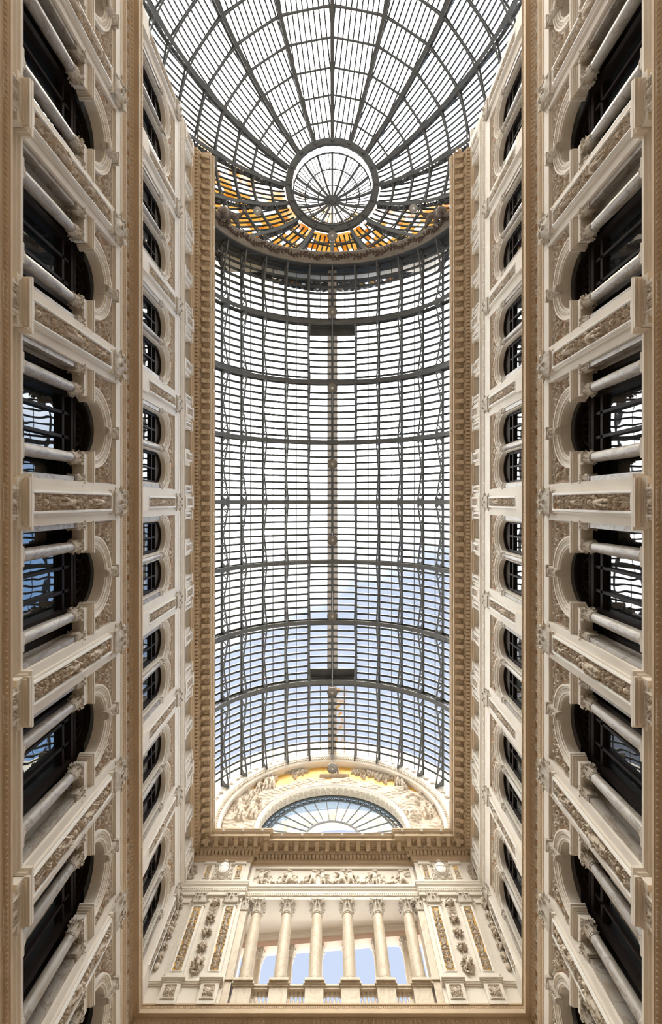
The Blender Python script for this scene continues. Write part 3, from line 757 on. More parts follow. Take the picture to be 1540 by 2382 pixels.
# first storey cornice that closes the foot of the picture, and the stepped sill course
P_LOW = [(-.05,10.6),(.24,10.6),(.24,10.95),(.28,10.97),(.28,11.30),(.30,11.32),(.35,11.40),(.35,11.42),(.37,11.44),(.37,11.52),(-.05,11.60)]
sill_path = []
for c in reversed(PIERS):
    for t, p in ((c - .52, .0), (c - .52, .26), (c + .52, .26), (c + .52, .0)): sill_path.append((-XW + p, max(YN, min(YE - .001, t))))
sp = [sill_path[0]]
for q in sill_path[1:]:
    if abs(q[0]-sp[-1][0]) + abs(q[1]-sp[-1][1]) > 1e-4: sp.append(q)
P_SILL = [(-.05, 11.75), (.06, 11.75), (.06, 12.03), (.10, 12.07), (.10, 12.12), (.15, 12.17), (.15, 12.25), (-.8, 12.30)]
low = MB(); mould(low, P_LOW, [(-XW, YN), (-XW, YE)])
low_me = low.build('storey_cornice', 'ochre', link=False, off=(-XW, 0, 0))
eg = MB()
for x, y, T, Nn in along([(-XW, YN), (-XW, YE)], .315, .13): egg(eg, x, y, T, Nn, 11.355, .045, .055, .03, .6)
eg_me = eg.build('egg_and_dart', 'ochre', link=False, off=(-XW, 0, 0), smooth=60)
sl = MB(); mould(sl, P_SILL[:-1] + [(-.05, 12.28)], sp); sl.box((-XW - .8, YN, 12.05), (-XW + .045, YE, 12.25))
sl_me = sl.build('sill_moulding', 'cream', link=False, off=(-XW, 0, 0))
for j, (s, nm) in enumerate(SIDES):
    t = trim('trim_%d' % (7 + j), (s*XW, 0, 0)); t.rotation_euler = (0, 0, side_rot(s))
    put('storey_cornice', low_me, t); put('egg_and_dart', eg_me, t)
    t = trim('trim_%d' % (9 + j), (s*XW, 0, 0)); t.rotation_euler = (0, 0, side_rot(s)); put('sill_moulding', sl_me, t)

# ------------------------------------------------------------------ marble columns of the lower windows
def shaft_prof(r, h): return [(r*1.0, 0), (r*1.0, h*.3), (r*.97, h*.6), (r*.87, h*.975), (r*.95, h*.98), (r*.95, h*.99), (r*.87, h)]
def base_prof(r, h): return [(r*1.38, 0), (r*1.42, h*.18), (r*1.38, h*.34), (r*1.15, h*.42), (r*1.12, h*.58), (r*1.24, h*.66), (r*1.26, h*.78), (r*1.2, h*.88), (r*1.05, h)]
COLP = -.12
def column_meshes(r, H, hc, hb, smat):
    b = MB(); b.lathe(base_prof(r, hb), (0, 0, 0), 18); b.box((-r*1.45, -r*1.45, -.10), (r*1.45, r*1.45, 0.0))
    s = MB(); s.lathe([(q, z + hb) for q, z in shaft_prof(r, H - hb - hc)], (0, 0, 0), 24)
    c = MB(); capital(c, (0, 0, H - hc), r*.92, hc)
    return [('base', b.build('base', smat if smat == 'travertine' else 'capital', link=False, smooth=40)), ('shaft', s.build('shaft', smat, link=False, smooth=40)), ('capital', c.build('capital', 'capital', link=False, smooth=35))]
col_parts = column_meshes(.168, 15.45 - 12.36, .46, .16, 'marble')
def put_parts(root, parts):
    for nm, me in parts: put(nm, me, root)
for s, nm in SIDES:
    for i, y in enumerate(BAYS):
        for d in (1, -1):
            far = 'end wall' if d > 0 else 'dome'
            t = thing('column', 'marble column on the %s side, %s big window from the end wall, %s wall' % (far, ORD[i], nm), 'column',
                      (s*(XW - COLP), y + d*1.02, 12.36), side_rot(s), 'marble columns of the big windows')
            put_parts(t, col_parts)

# ------------------------------------------------------------------ lower arched windows
def lower_window(seed):
    rg = random.Random(seed); h0 = 12.3
    fr = MB(); bx = lambda t0, t1, z0, z1, p0=-.72, p1=-.55: fr.box((p0, t0, z0), (p1, t1, z1))
    for t, w in ((-1.56, .14), (-.98, .17), (-.36, .09), (.36, .09), (.98, .17), (1.56, .14)): bx(t - w/2, t + w/2, h0, 15.86)
    for t in (-.98, .98): fr.box((-.72, t - .10, h0), (-.48, t + .10, 15.9))
    for z, w, p in ((15.43, .12, -.55), (15.86, .16, -.50), (16.08, .12, -.52)): bx(-1.63, 1.63, z - w/2, z + w/2, -.72, p)
    back = MB(); back.box((-.80, -1.75, h0), (-.74, 1.75, 17.1))
    pn = MB()
    ts = [-1.49, -1.07, -.90, -.40, -.32, .32, .40, .90, 1.07, 1.49]
    for a, b in zip(ts[::2], ts[1::2]):
        for z0, z1 in ((h0, 15.37), (15.49, 15.78)):
            e = [rg.uniform(-.006, .006) for _ in range(3)]
            pn.add([(-.68 + e[0], a, z0), (-.68 + e[1], b, z0), (-.68 + e[2], b, z1), (-.68 + e[0] + e[2] - e[1], a, z1)], [(0, 1, 2, 3)])
    lf = MB()
    lf.ring([(.96, -.72), (.96, -.50), (.84, -.50), (.84, -.72)], (0, 0, 0), k=24); lf.ring([(.58, -.72), (.58, -.56), (.52, -.56), (.52, -.72)], (0, 0, 0), k=20)
    for a in (45, 90, 135): 
        q = math.radians(a); lf.bar((.55*math.cos(q), -.64, .55*math.sin(q)), (.86*math.cos(q), -.64, .86*math.sin(q)), .06, .12, (0, 1, 0))
    for xx in (-.22, 0, .22): lf.bar((xx, -.64, 0), (xx, -.64, .5), .035, .06, (0, 1, 0))
    def turn(m, zc): V = np.concatenate(m.v); V = np.stack([V[:, 1], V[:, 0], V[:, 2] + zc], 1); m.v = [V]; m.f = [f[::-1] for f in m.f]; return m
    turn(lf, 16.12)
    lp = MB(); lp.ring([(.86, -.70), (.86, -.69), (.02, -.69), (.02, -.70)], (0, 0, 0), k=20); turn(lp, 16.12)
    off = (0, 0, h0)
    return [('back_panel', back.build('back_panel', 'wood', link=False, off=off)), ('frame', fr.build('frame', 'wood', link=False, off=off)), ('panes', pn.build('panes', 'pane', link=False, off=off)),
            ('fanlight_frame', lf.build('fanlight_frame', 'wood', link=False, off=off)), ('fanlight_pane', lp.build('fanlight_pane', 'pane', link=False, off=off))]
win_var = [lower_window(s) for s in (1, 2, 3)]
nwin = 0
for s, nm in SIDES:
    for i, y in enumerate(BAYS):
        nwin += 1
        t = thing('window_%d' % nwin, None, None, (s*XW, y, 12.3), side_rot(s), kind='structure'); put_parts(t, win_var[(i*2 + (s > 0)) % 3])

# ------------------------------------------------------------------ lower arch surrounds: archivolt, keystone, spandrel carving, impost, marble jambs
def turned(mb, tc, zc):
    """arch built in the xz plane -> wall frame (p, t, h)"""
    V = np.concatenate(mb.v); mb.v = [np.stack([V[:, 1], tc + V[:, 0], zc + V[:, 2]], 1)]; mb.f = [f[::-1] for f in mb.f]; return mb
def lower_surround():
    off = (0, 0, 15.4); out = []
    a = MB(); a.ring([(.93, -.02), (.93, .05), (.99, .06), (1.0, .09), (1.05, .09), (1.06, .06), (1.13, .06), (1.15, .10), (1.20, .11), (1.22, .14), (1.27, .14), (1.28, .02)], (0, 0, 0), k=40); turned(a, 0, 15.96)
    for k in range(46):
        t = (k + .5)/46*PI; a.obox((.07, 1.095*math.cos(t), 15.96 + 1.095*math.sin(t)), ((1, 0, 0), (0, -math.sin(t), math.cos(t)), (0, math.cos(t), math.sin(t))), (.02, .024, .028))
    out.append(('archivolt', a.build('archivolt', 'cream', link=False, off=off, smooth=30)))
    k = MB(); k.add([(0,-.13,16.80),(.16,-.12,16.82),(.16,.12,16.82),(0,.13,16.80),(0,-.19,17.5),(.24,-.17,17.5),(.24,.17,17.5),(0,.19,17.5)], [(0,3,2,1),(4,5,6,7),(0,1,5,4),(1,2,6,5),(2,3,7,6),(3,0,4,7)])
    k.box((0, -.21, 17.44), (.28, .21, 17.53))
    kr = Relief(.28, .62, .014, 8)
    for q in range(4):
        for d in (-1, 1): kr.leaf(0, .05 + q*.13, .17, .05, PI/2 - d*.8, .05)
    kr.dome(0, .1, .1, .07, .07); kr.dome(0, .5, .11, .06, .06); kr.cut()
    kr.emit(k, lambda U, V, H: np.stack([.16 + V*.12 + H, U, 16.84 + V], -1))
    k.ball((.19, 0, 16.84), (.07, .12, .06), 8, 6)
    out.append(('keystone', k.build('keystone', 'capital', link=False, off=off, smooth=50)))
    g = MB()
    for d in (-1, 1):
        an = np.linspace(PI/2, 0, 15); A = [(.02, d*1.29*math.cos(t), 15.98 + 1.29*math.sin(t)) for t in an]
        B = []
        for t in an:
            x, z = math.cos(t), math.sin(t); q = min(1.68/max(x, 1e-6), 1.44/max(z, 1e-6)); q = max(q, 1.3); B.append((.02, d*q*x, 15.98 + q*z))
        g.grid([A, B]); i = 6
        for j in range(14):
            if abs(B[j][2] - 17.42) < .01 and abs(abs(B[j+1][1]) - 1.68) < .01: g.add([B[j], B[j+1], (.02, d*1.68, 17.42)], [(0, 1, 2)])
    out.append(('spandrel_ground', g.build('spandrel_ground', 'gold', link=False, off=off)))
    r = Relief(1.66, 1.44, .017, 11)     # one half, u from 0 to 1.66 (shifted)
    sh = lambda x: x - .83
    r.spiral(sh(1.28), 1.02, .30, PI*.1, 1.6, 1, .035, .08); r.spiral(sh(.80), 1.22, .17, PI, 1.4, -1, .028, .08); r.spiral(sh(1.50), .52, .16, PI/2, 1.4, -1, .026, .08); r.spiral(sh(.42), 1.33, .10, PI, 1.2, 1, .022, .07); r.spiral(sh(1.57), .20, .09, PI/2, 1.2, 1, .02, .07)
    r.fill(150, .12, .06)
    r.mask(lambda X, Y: ((X + .83)**2 + Y**2 > 1.33**2) & (X + .83 < 1.65) & (Y < 1.42) & (X + .83 > .22) & (Y > .04))
    for d in (-1, 1):
        m = MB(); r.emit(m, lambda U, V, H: np.stack([.02 + H, d*(U + .83), 15.98 + V], -1))
        out.append(('spandrel_carving', m.build('spandrel_carving', 'relief', link=False, off=off, smooth=80)))
    for d in (-1, 1):
        m = MB(); t0, t1 = sorted((d*.90, d*1.74))
        for (p, z0, z1) in ((.06, 15.46, 15.62), (.03, 15.62, 15.70), (.10, 15.76, 15.81), (.14, 15.81, 15.88), (.17, 15.88, 15.94), (.05, 15.70, 15.76)): m.box((-.30, t0 - (p - .03)*(d > 0), z0), (p, t1 + (p - .03)*(d < 0), z1))
        out.append(('impost', m.build('impost', 'cream', link=False, off=off)))
        j = MB(); t0, t1 = sorted((d*1.58, d*1.76)); j.box((-.24, t0, 12.3), (.05, t1, 15.0)); j.box((-.26, t0 - .02, 14.93), (.07, t1 + .02, 15.0))
        out.append(('marble_jamb', j.build('marble_jamb', 'marble', link=False, off=off)))
        c = MB(); capital(c, (-.08, d*1.67, 15.0), .135, .45, True, 1.15); out.append(('capital', c.build('capital', 'capital', link=False, off=off, smooth=35)))
    return out
sur = lower_surround()
for s, nm in SIDES:
    for i, y in enumerate(BAYS):
        t = thing('arch_surround', 'round arch with leafy keystone, %s big window from the end wall, %s wall' % (ORD[i], nm), 'arch', (s*XW, y, 15.4), side_rot(s), 'carved arches over the big windows')
        put_parts(t, sur)

# ------------------------------------------------------------------ lower pilasters
def frame_bars(m, w, z0, z1, p, b=.075, d=.05):
    for (t0, t1, a, c) in ((-w/2 - b, -w/2, z0 - b, z1 + b), (w/2, w/2 + b, z0 - b, z1 + b), (-w/2, w/2, z0 - b, z0), (-w/2, w/2, z1, z1 + b)):
        m.box((p, t0, a), (p + d, t1, c)); e = b*.3
        m.box((p, t0 + e, a + e), (p + d*1.5, t1 - e, c - e))
def lower_pilaster(seed):
    off = (0, 0, 11.7); out = []; P = .22
    m = MB(); m.box((.10, -.36, 12.28), (P, .36, 17.1)); m.box((.10, -.44, 12.05), (P + .12, .44, 12.18)); m.box((.10, -.40, 12.18), (P + .08, .40, 12.26)); m.box((.10, -.38, 12.26), (P + .05, .38, 12.34)); m.box((.1, -.39, 17.0), (P + .04, .39, 17.08))
    out.append(('shaft', m.build('shaft', 'cream', link=False, off=off)))
    m = MB(); frame_bars(m, .44, 12.50, 16.86, P); out.append(('panel_frame', m.build('panel_frame', 'white', link=False, off=off)))
    g = MB(); g.box((P - .01, -.22, 12.50), (P + .006, .22, 16.86)); out.append(('panel_ground', g.build('panel_ground', 'gold', link=False, off=off)))
    r = candelabra(.43, 4.34, seed, .085, .0155, figs=[((.26, .22), (.72, .17)), ((.33, .24), (.76, .15)), ((.22, .20), (.55, .17)), ((.30, .23), (.66, .20))][seed % 4])
    q = MB(); r.emit(q, wallmap(P + .004, 0, 12.51)); out.append(('panel_carving', q.build('panel_carving', 'relief', link=False, off=off, smooth=80)))
    c = MB(); capital(c, (P - .10, 0, 17.08), .34, .92, True, .55, 1.28); out.append(('capital', c.build('capital', 'capital', link=False, off=off, smooth=35)))
    m = MB(); m.box((.0, -.42, 11.3), (.30, .42, 11.93))
    for (p, z0, z1) in ((.33, 11.84, 11.90), (.36, 11.90, 11.95), (.42, 11.95, 12.00), (.46, 12.00, 12.06)): m.box((0, -.42 - (p - .30), z0), (p, .42 + (p - .30), z1))
    frame_bars(m, .56, 11.42, 11.80, .30, .06, .03); out.append(('pedestal', m.build('pedestal', 'cream', link=False, off=off)))
    r2 = Relief(.55, .37, .016, seed + 40)
    for d in (-1, 1): r2.spiral(d*.15, .19, .12, PI/2, 1.4, d, .018, .05)
    r2.dome(0, .18, .07, .14, .07); r2.fill(60, .10, .05); r2.cut()
    q = MB(); r2.emit(q, wallmap(.30, 0, 11.425)); out.append(('pedestal_carving', q.build('pedestal_carving', 'relief', link=False, off=off, smooth=80)))
    return out
pil_var = [lower_pilaster(s) for s in range(4)]
for s, nm in SIDES:
    for k, y in enumerate(PIERS):
        t = thing('pilaster', 'tall carved pilaster beside the big windows, %s from the end wall, %s wall' % (ORD[k], nm), 'pilaster', (s*XW, y, 11.7), side_rot(s), 'carved pilasters between the big windows')
        put_parts(t, pil_var[(k + (s > 0)*2) % 4])

# ------------------------------------------------------------------ upper storey: pilasters, paired arches, colonnettes, windows
def upper_pilaster(seed):
    off = (0, 0, 19.6); out = []; P = .18
    m = MB(); m.box((.05, -.27, 19.5), (P, .27, 24.12)); m.box((.05, -.36, 19.5), (P + .10, .36, 20.28)); m.box((.05, -.33, 20.28), (P + .07, .33, 20.36)); m.box((.05, -.30, 24.04), (P + .03, .30, 24.10))
    out.append(('shaft', m.build('shaft', 'cream', link=False, off=off)))
    m = MB(); frame_bars(m, .36, 20.52, 23.90, P, .07, .04); out.append(('panel_frame', m.build('panel_frame', 'white', link=False, off=off)))
    g = MB(); g.box((P - .01, -.18, 20.52), (P + .006, .18, 23.90)); out.append(('panel_ground', g.build('panel_ground', 'gold', link=False, off=off)))
    r = candelabra(.35, 3.36, seed + 20, .065, .016, figs=[((.5, .18),), ((.35, .2),), ((.62, .2),)][seed % 3])
    q = MB(); r.emit(q, wallmap(P + .004, 0, 20.53)); out.append(('panel_carving', q.build('panel_carving', 'relief', link=False, off=off, smooth=80)))
    c = MB(); capital(c, (P - .06, 0, 24.10), .26, .76, True, .55, 1.22); out.append(('capital', c.build('capital', 'capital', link=False, off=off, smooth=35)))
    return out
upil_var = [upper_pilaster(s) for s in range(3)]
ucol = column_meshes(.105, 22.58 - 19.75, .34, .12, 'marble')
def upper_surround():
    off = (0, 0, 22.5); out = []
    for d in (-1, 1):
        a = MB(); a.ring([(.68, -.02), (.68, .01), (.72, .02), (.73, .05), (.79, .05), (.80, .02), (.86, .03), (.87, .07), (.92, .08), (.93, .11), (.985, .11), (.99, .0)], (0, 0, 0), k=32)
        turned(a, d*.835, 22.60)
        V = a.v[0]; V[:, 1] = np.clip(V[:, 1], *((0, 5) if d > 0 else (-5, 0)))
        for k in range(30):
            t = (k + .5)/30*PI
            for R in (.76, .84):
                if abs(d*.835 + R*math.cos(t)) < .03 or (d*.835 + R*math.cos(t))*d < 0: continue
                a.obox((.045, d*.835 + R*math.cos(t), 22.60 + R*math.sin(t)), ((1, 0, 0), (0, -math.sin(t), math.cos(t)), (0, math.cos(t), math.sin(t))), (.022, .022, .02))
        out.append(('archivolt', a.build('archivolt', 'cream', link=False, off=off, smooth=30)))
        a = MB()
        for k in range(18):
            for q in (.17, 1.50): a.box((-.12, d*q - .012, 20.0 + k*.14), (-.06, d*q + .012, 20.07 + k*.14))
        for q in (.17, 1.50): a.box((-.10, d*q - .007, 19.9), (-.085, d*q + .007, 22.6))
        out.append(('bead_course', a.build('bead_course', 'cream', link=False, off=off)))
    g = MB(); g.box((.0, -1.70, 23.30), (.012, 1.70, 24.20))
    g.box((.0, -.16, 22.95), (.012, .16, 23.3)); out.append(('spandrel_ground', g.build('spandrel_ground', 'gold', link=False, off=off)))
    r = Relief(3.36, 1.25, .02, 31)
    for d in (-1, 1):
        r.spiral(d*.32, .98, .17, PI/2, 1.4, d, .028, .07); r.spiral(d*1.45, .86, .16, PI/2, 1.4, -d, .028, .07); r.spiral(d*.75, 1.14, .08, 0, 1.2, d, .02, .06, False); r.spiral(d*1.10, 1.10, .1, 0, 1.2, d, .02, .06)
    r.dome(0, .72, .12, .2, .09); r.rosette(0, 1.05, .15, 6, .08); r.fill(230, .11, .055)
    r.mask(lambda X, Y: ((np.abs(X) - .835)**2 + (Y + 22.95 - 22.60)**2 > 1.02**2) & (Y < 1.24) & (np.abs(X) < 1.67))
    q = MB(); r.emit(q, wallmap(.008, 0, 22.95)); out.append(('spandrel_carving', q.build('spandrel_carving', 'relief', link=False, off=off, smooth=80)))
    for d in (-1, 1):
        j = MB(); t0, t1 = sorted((d*1.56, d*1.72)); j.box((-.05, t0, 19.7), (.06, t1, 22.25)); j.box((-.05, t0 - .015, 22.18), (.075, t1 + .015, 22.25)); out.append(('marble_jamb', j.build('marble_jamb', 'marble', link=False, off=off)))
        c = MB(); capital(c, (.0, d*1.64, 22.25), .085, .33, True, 1.0); out.append(('capital', c.build('capital', 'capital', link=False, off=off, smooth=35)))
    return out
usur = upper_surround()
def upper_window(seed):
    rg = random.Random(seed); h0 = 19.7; off = (0, 0, h0)
    fr = MB()
    for t, w in ((-.62, .12), (.62, .12), (.03, .07)): fr.box((-.34, t - w/2, h0), (-.23, t + w/2, 22.5))
    for z, w in ((22.05, .08), (22.5, .10), (20.9, .05)): fr.box((-.34, -.68, z - w/2), (-.22, .68, z + w/2))
    rg_ = MB(); rg_.ring([(.70, -.34), (.70, -.21), (.61, -.21), (.61, -.34)], (0, 0, 0), k=22); turned(rg_, 0, 22.56); fr.add(rg_.v[0], rg_.f)
    pn = MB()
    for a, b in ((-.56, -.005), (.065, .56)):
        for z0, z1 in ((h0, 20.87), (20.93, 22.01), (22.09, 22.45)):
            e = [rg.uniform(-.004, .004) for _ in range(3)]
            pn.add([(-.31 + e[0], a, z0), (-.31 + e[1], b, z0), (-.31 + e[2], b, z1), (-.31 + e[0] + e[2] - e[1], a, z1)], [(0, 1, 2, 3)])
    lp = MB(); lp.ring([(.62, -.32), (.62, -.31), (.01, -.31), (.01, -.32)], (0, 0, 0), k=18); turned(lp, 0, 22.56)
    bk = MB(); bk.box((-.42, -.72, h0), (-.36, .72, 23.35))
    return [('back_panel', bk.build('back_panel', 'wood', link=False, off=off)), ('frame', fr.build('frame', 'wood', link=False, off=off)), ('panes', pn.build('panes', 'pane', link=False, off=off)), ('blind_lunette', lp.build('blind_lunette', 'lunette_pane', link=False, off=off))]
uwin_var = [upper_window(s) for s in (5, 6, 7)]
for s, nm in SIDES:
    for k, y in enumerate(PIERS):
        t = thing('pilaster', 'short carved pilaster of the upper storey, %s from the end wall, %s wall' % (ORD[k], nm), 'pilaster', (s*XW, y, 19.6), side_rot(s), 'carved pilasters of the upper storey')
        put_parts(t, upil_var[(k + (s > 0)) % 3])
    for i, y in enumerate(BAYS):
        t = thing('arch_surround', 'two joined small arches, %s upper bay from the end wall, %s wall' % (ORD[i], nm), 'arch', (s*XW, y, 22.5), side_rot(s), 'paired arches of the upper storey')
        put_parts(t, usur)
        t = thing('column', 'slim marble colonnette, %s pair of upper windows from the end wall, %s wall' % (ORD[i], nm), 'column', (s*(XW - .03), y, 19.75), side_rot(s), 'marble colonnettes of the upper storey')
        put_parts(t, ucol)
        for d in (1, -1):
            nwin += 1
            t = thing('window_%d' % nwin, None, None, (s*XW, y + d*.835, 19.7), side_rot(s), kind='structure'); put_parts(t, uwin_var[(i + (d > 0) + (s > 0)) % 3])

# attic: little relief panels between the openings
def attic_panel(w, seed, p=.05):
    off = (0, 0, 25.8); m = MB(); m.box((0, -w/2, 25.8), (p, w/2, 27.22)); m.box((0, -w/2 - .05, 27.1), (p + .06, w/2 + .05, 27.22)); m.box((0, -w/2 - .03, 25.8), (p + .05, w/2 + .03, 25.95)); 
    f = MB(); frame_bars(f, w - .22, 26.1, 26.98, p, .06, .04)
    g = MB(); g.box((p, -(w - .22)/2, 26.1), (p + .005, (w - .22)/2, 26.98))
    r = Relief(w - .24, .86, .017, seed)
    for q in range(3):
        for d in (-1, 1): r.spiral(d*(w - .24)*.25, .15 + q*.28, (w - .24)*.2, PI/2, 1.3, d, .016, .05)
    r.fill(50, .1, .05); r.cut(); q = MB(); r.emit(q, wallmap(p + .003, 0, 26.11))
    return [('block', m.build('block', 'cream', link=False, off=off)), ('panel_frame', f.build('panel_frame', 'white', link=False, off=off)), ('panel_ground', g.build('panel_ground', 'gold', link=False, off=off)), ('panel_carving', q.build('panel_carving', 'relief', link=False, off=off, smooth=80))]
att_w, att_n, att_s = attic_panel(.58, 61, .14), attic_panel(.50, 62, .10), attic_panel(.36, 63, .07)
for s, nm in SIDES:
    for k, y in enumerate(PIERS):
        t = thing('attic_panel', 'framed relief panel above the %s upper pilaster from the end wall, %s wall' % (ORD[k], nm), 'panel', (s*XW, y, 25.8), side_rot(s), 'relief panels of the attic'); put_parts(t, att_w)
    for i, y in enumerate(BAYS):
        t = thing('attic_panel', 'relief block midway in the %s attic bay from the end wall, %s wall' % (ORD[i], nm), 'panel', (s*XW, y, 25.8), side_rot(s), 'relief blocks between attic openings'); put_parts(t, att_n)
        for d in (1, -1):
            t = thing('attic_panel', 'narrow relief block, %s side of the %s attic bay from the end, %s wall' % ('end wall' if d > 0 else 'dome', ORD[i], nm), 'panel', (s*XW, y + d*1.64, 25.8), side_rot(s), 'narrow relief blocks of the attic'); put_parts(t, att_s)

# ------------------------------------------------------------------ barrel vault of iron and glass
VC, RL, RU, RG = 31.6, 8.4, 9.1, 9.3            # spring height, lower chord, upper chord, glass radius
ARCHES = [BAY*k for k in (3, 2, 1, 0, -1, -2, -3)]
ENDS = [20.0] + ARCHES + [-18.55]
DTH = math.radians(11.75)
def vp(R, th, y=0.0): return (R*math.sin(th), y, VC + R*math.cos(th))
TH = np.linspace(-1.42, 1.42, 49)
mb = MB()
a = MB(); a.ribbon([vp(RL, t) for t in TH], .30, .05, (0, 1, 0)); a.ribbon([vp(RL + .12, t) for t in TH], .05, .24, (0, 1, 0)); arch_lo = a.build('lower_chord', 'iron', link=False)
a = MB(); a.ribbon([vp(RU, t) for t in TH], .28, .07, (0, 1, 0)); a.ribbon([vp(RU - .10, t) for t in TH], .05, .20, (0, 1, 0)); arch_up = a.build('upper_chord', 'iron', link=False)
a = MB(); n = 64; q = np.linspace(-1.40, 1.40, n)
for i in range(n - 1):
    r0, r1 = (RL + .08, RU - .08) if i % 2 else (RU - .08, RL + .08); a.bar(vp(r0, q[i]), vp(r1, q[i+1]), .06, .04, (0, 1, 0))
arch_lat = a.build('lattice', 'iron', link=False)
for i, y in enumerate(ARCHES):
    t = thing('arch_truss', 'grey riveted iron arch truss of the glass vault, %s from the end wall' % ORD[i], 'truss', (0, y, 0), group='arch trusses of the glass vault')
    put('lower_chord', arch_lo, t); put('upper_chord', arch_up, t); put('lattice', arch_lat, t)

# lattice purlins, haunched where they meet the arches
def purlin_panel(L):
    a = MB(); n = 12; ys = np.linspace(-L/2, L/2, n + 1)
    dep = lambda y: .16 + .50*abs(y/(L/2))**1.0
    a.ribbon([(0, y, dep(y)*-1) for y in ys], .11, .06, (1, 0, 0))
    for i in range(n):
        z0, z1 = (0, -dep(ys[i+1])) if i % 2 else (-dep(ys[i]), 0); a.bar((0, ys[i], z0), (0, ys[i+1], z1), .06, .06, (1, 0, 0))
    for d in (-1, 1):
        a.add([(s_*.035, d*(L/2 - .02), z) for s_ in (-1, 1) for z in (0, -.68)] + [(s_*.035, d*(L/2 - .42), z) for s_ in (-1, 1) for z in (0, -.10)] + [(s_*.035, d*(L/2 - .42), -.57) for s_ in (-1, 1)] + [(s_*.035, d*(L/2 - .20), -.34) for s_ in (-1, 1)],
              [(0, 1, 8, 10, 5, 4), (2, 6, 7, 11, 9, 3), (1, 3, 9, 8), (4, 5, 7, 6), (8, 9, 11, 10), (10, 11, 7, 5)])
    return a.build('lattice_panel', 'iron', link=False)
panels = {}
pname = {0: 'along the crown of the vault'}
for k in range(-6, 7):
    th = k*DTH; rad = RU
    lab = 'iron lattice purlin running along the crown of the vault beside the boarding' if k == 0 else 'iron lattice purlin of the vault, %s from the crown towards the %s wall' % (ORD[abs(k) - 1], 'left' if k < 0 else 'right')
    t = thing('purlin', lab, 'purlin', (rad*math.sin(th), 0, VC + rad*math.cos(th)), group='lattice purlins of the glass vault'); t.rotation_euler = (0, th, 0)
    m = MB(); m.box((-.09, -18.5, -.03), (.09, 20.0, .06)); m.build('upper_chord', 'iron', t)
    for j in range(8):
        y1, y0 = ENDS[j], ENDS[j+1]; L = round(y1 - y0, 3)
        if L not in panels: panels[L] = purlin_panel(L)
        put('lattice_panel', panels[L], t, (0, (y0 + y1)/2, 0))

def glass_attr(me, seed=1):
    r = np.random.RandomState(seed); at = me.attributes.new('pane', 'FLOAT', 'FACE'); at.data.foreach_set('value', r.rand(len(me.polygons)).astype(np.float32))
TB = np.linspace(-1.44, 1.44, 43)
for j in range(8):
    y1, y0 = ENDS[j], ENDS[j+1]; mon = 1 <= j <= 6
    t = thing('roof_bay', 'glazed bay of the barrel vault with thin curved bars, %s from the end wall' % ORD[j], 'skylight', (0, (y0 + y1)/2, 0), group='glazed bays of the vault')
    L = y1 - y0; n = int(round(L/.517)); g = MB(); ys = np.linspace(-L/2, L/2, n + 1)
    if mon:
        for sgn in (-1, 1): g.grid([[vp(RG + .03, sgn*q, y) for q in np.linspace(DTH, 1.44, 21)] for y in ys])
        g.grid([[vp(RG + .72, q, y) for q in np.linspace(-DTH, DTH, 7)] for y in ys])
    else: g.grid([[vp(RG + .03, q, y) for q in TB] for y in ys])
    o = g.build('glass', 'glass_vault', t); glass_attr(o.data, j + 3)
    for y in ys[1:-1]:
        if mon:
            b = MB()
            for sgn in (-1, 1): b.ribbon([vp(RG - .02, sgn*q, y) for q in np.linspace(DTH*.98, 1.44, 21)], .15, .12, (0, 1, 0))
            b.ribbon([vp(RG + .66, q, y) for q in np.linspace(-DTH, DTH, 7)], .14, .12, (0, 1, 0)); b.build('glazing_bar', 'iron_dark', t)
        else:
            b = MB(); b.ribbon([vp(RG - .02, q, y) for q in TB], .15, .12, (0, 1, 0)); b.build('glazing_bar', 'iron_dark', t)
    s_ = MB()
    for k in range(-6, 6):
        th = (k + .5)*DTH
        if mon and k in (-1, 0): continue
        s_.bar(vp(RG + .01, th, -L/2), vp(RG + .01, th, L/2), .06, .03)
    s_.build('glazing_seams', 'iron', t)
# raised ridge with boarding
t = thing('ridge_skylight', 'raised skylight strip along the crown of the vault with beige boarding and dark end plates', 'skylight', (0, 0, VC + RG))
m = MB()
for d in (-1, 1):
    x = RG*math.sin(DTH); m.box((d*x - .05, -13.95, -.30), (d*x + .05, 13.95, -.12)); m.box((d*x - .04, -13.95, .42), (d*x + .04, 13.95, .52))
    for yy in np.arange(-13.6, 13.9, .517): m.box((d*x - .03, yy - .02, -.2), (d*x + .03, yy + .02, .45))
m.build('side_frames', 'iron', t)
m = MB(); m.box((-.34, -18.4, -.0), (-.07, -13.9, .10)); m.box((.07, -18.4, -.0), (.34, -13.9, .10)); m.box((-.34, 13.9, 0), (-.07, 20.0, .1)); m.box((.07, 13.9, 0), (.34, 20.0, .10))
m.box((-.40, -13.9, .66), (-.07, 13.9, .74)); m.box((.07, -13.9, .66), (.42, 13.9, .74)); m.build('boarding', 'plank', t)
for d in (-1, 1):
    m = MB(); m.box((-1.9, d*13.9 - .05, -.25), (1.9, d*13.9 + .05, .75)); m.box((-1.85, min(d*13.2, d*13.9), -.02), (1.85, max(d*13.2, d*13.9), .06)); m.build('end_plate', 'iron', t)
# plain upstand walls the vault stands on
for d, nm, k in ((-1, 'left', 11), (1, 'right', 12)):
    m = MB(); m.box((d*9.05 - .15, -18.6, 28.4), (d*9.05 + .15, 20.2, VC + 2.2)); o = m.build('trim_%d' % k, 'cream', kind='structure'); o.location = (0, 0, CZ)

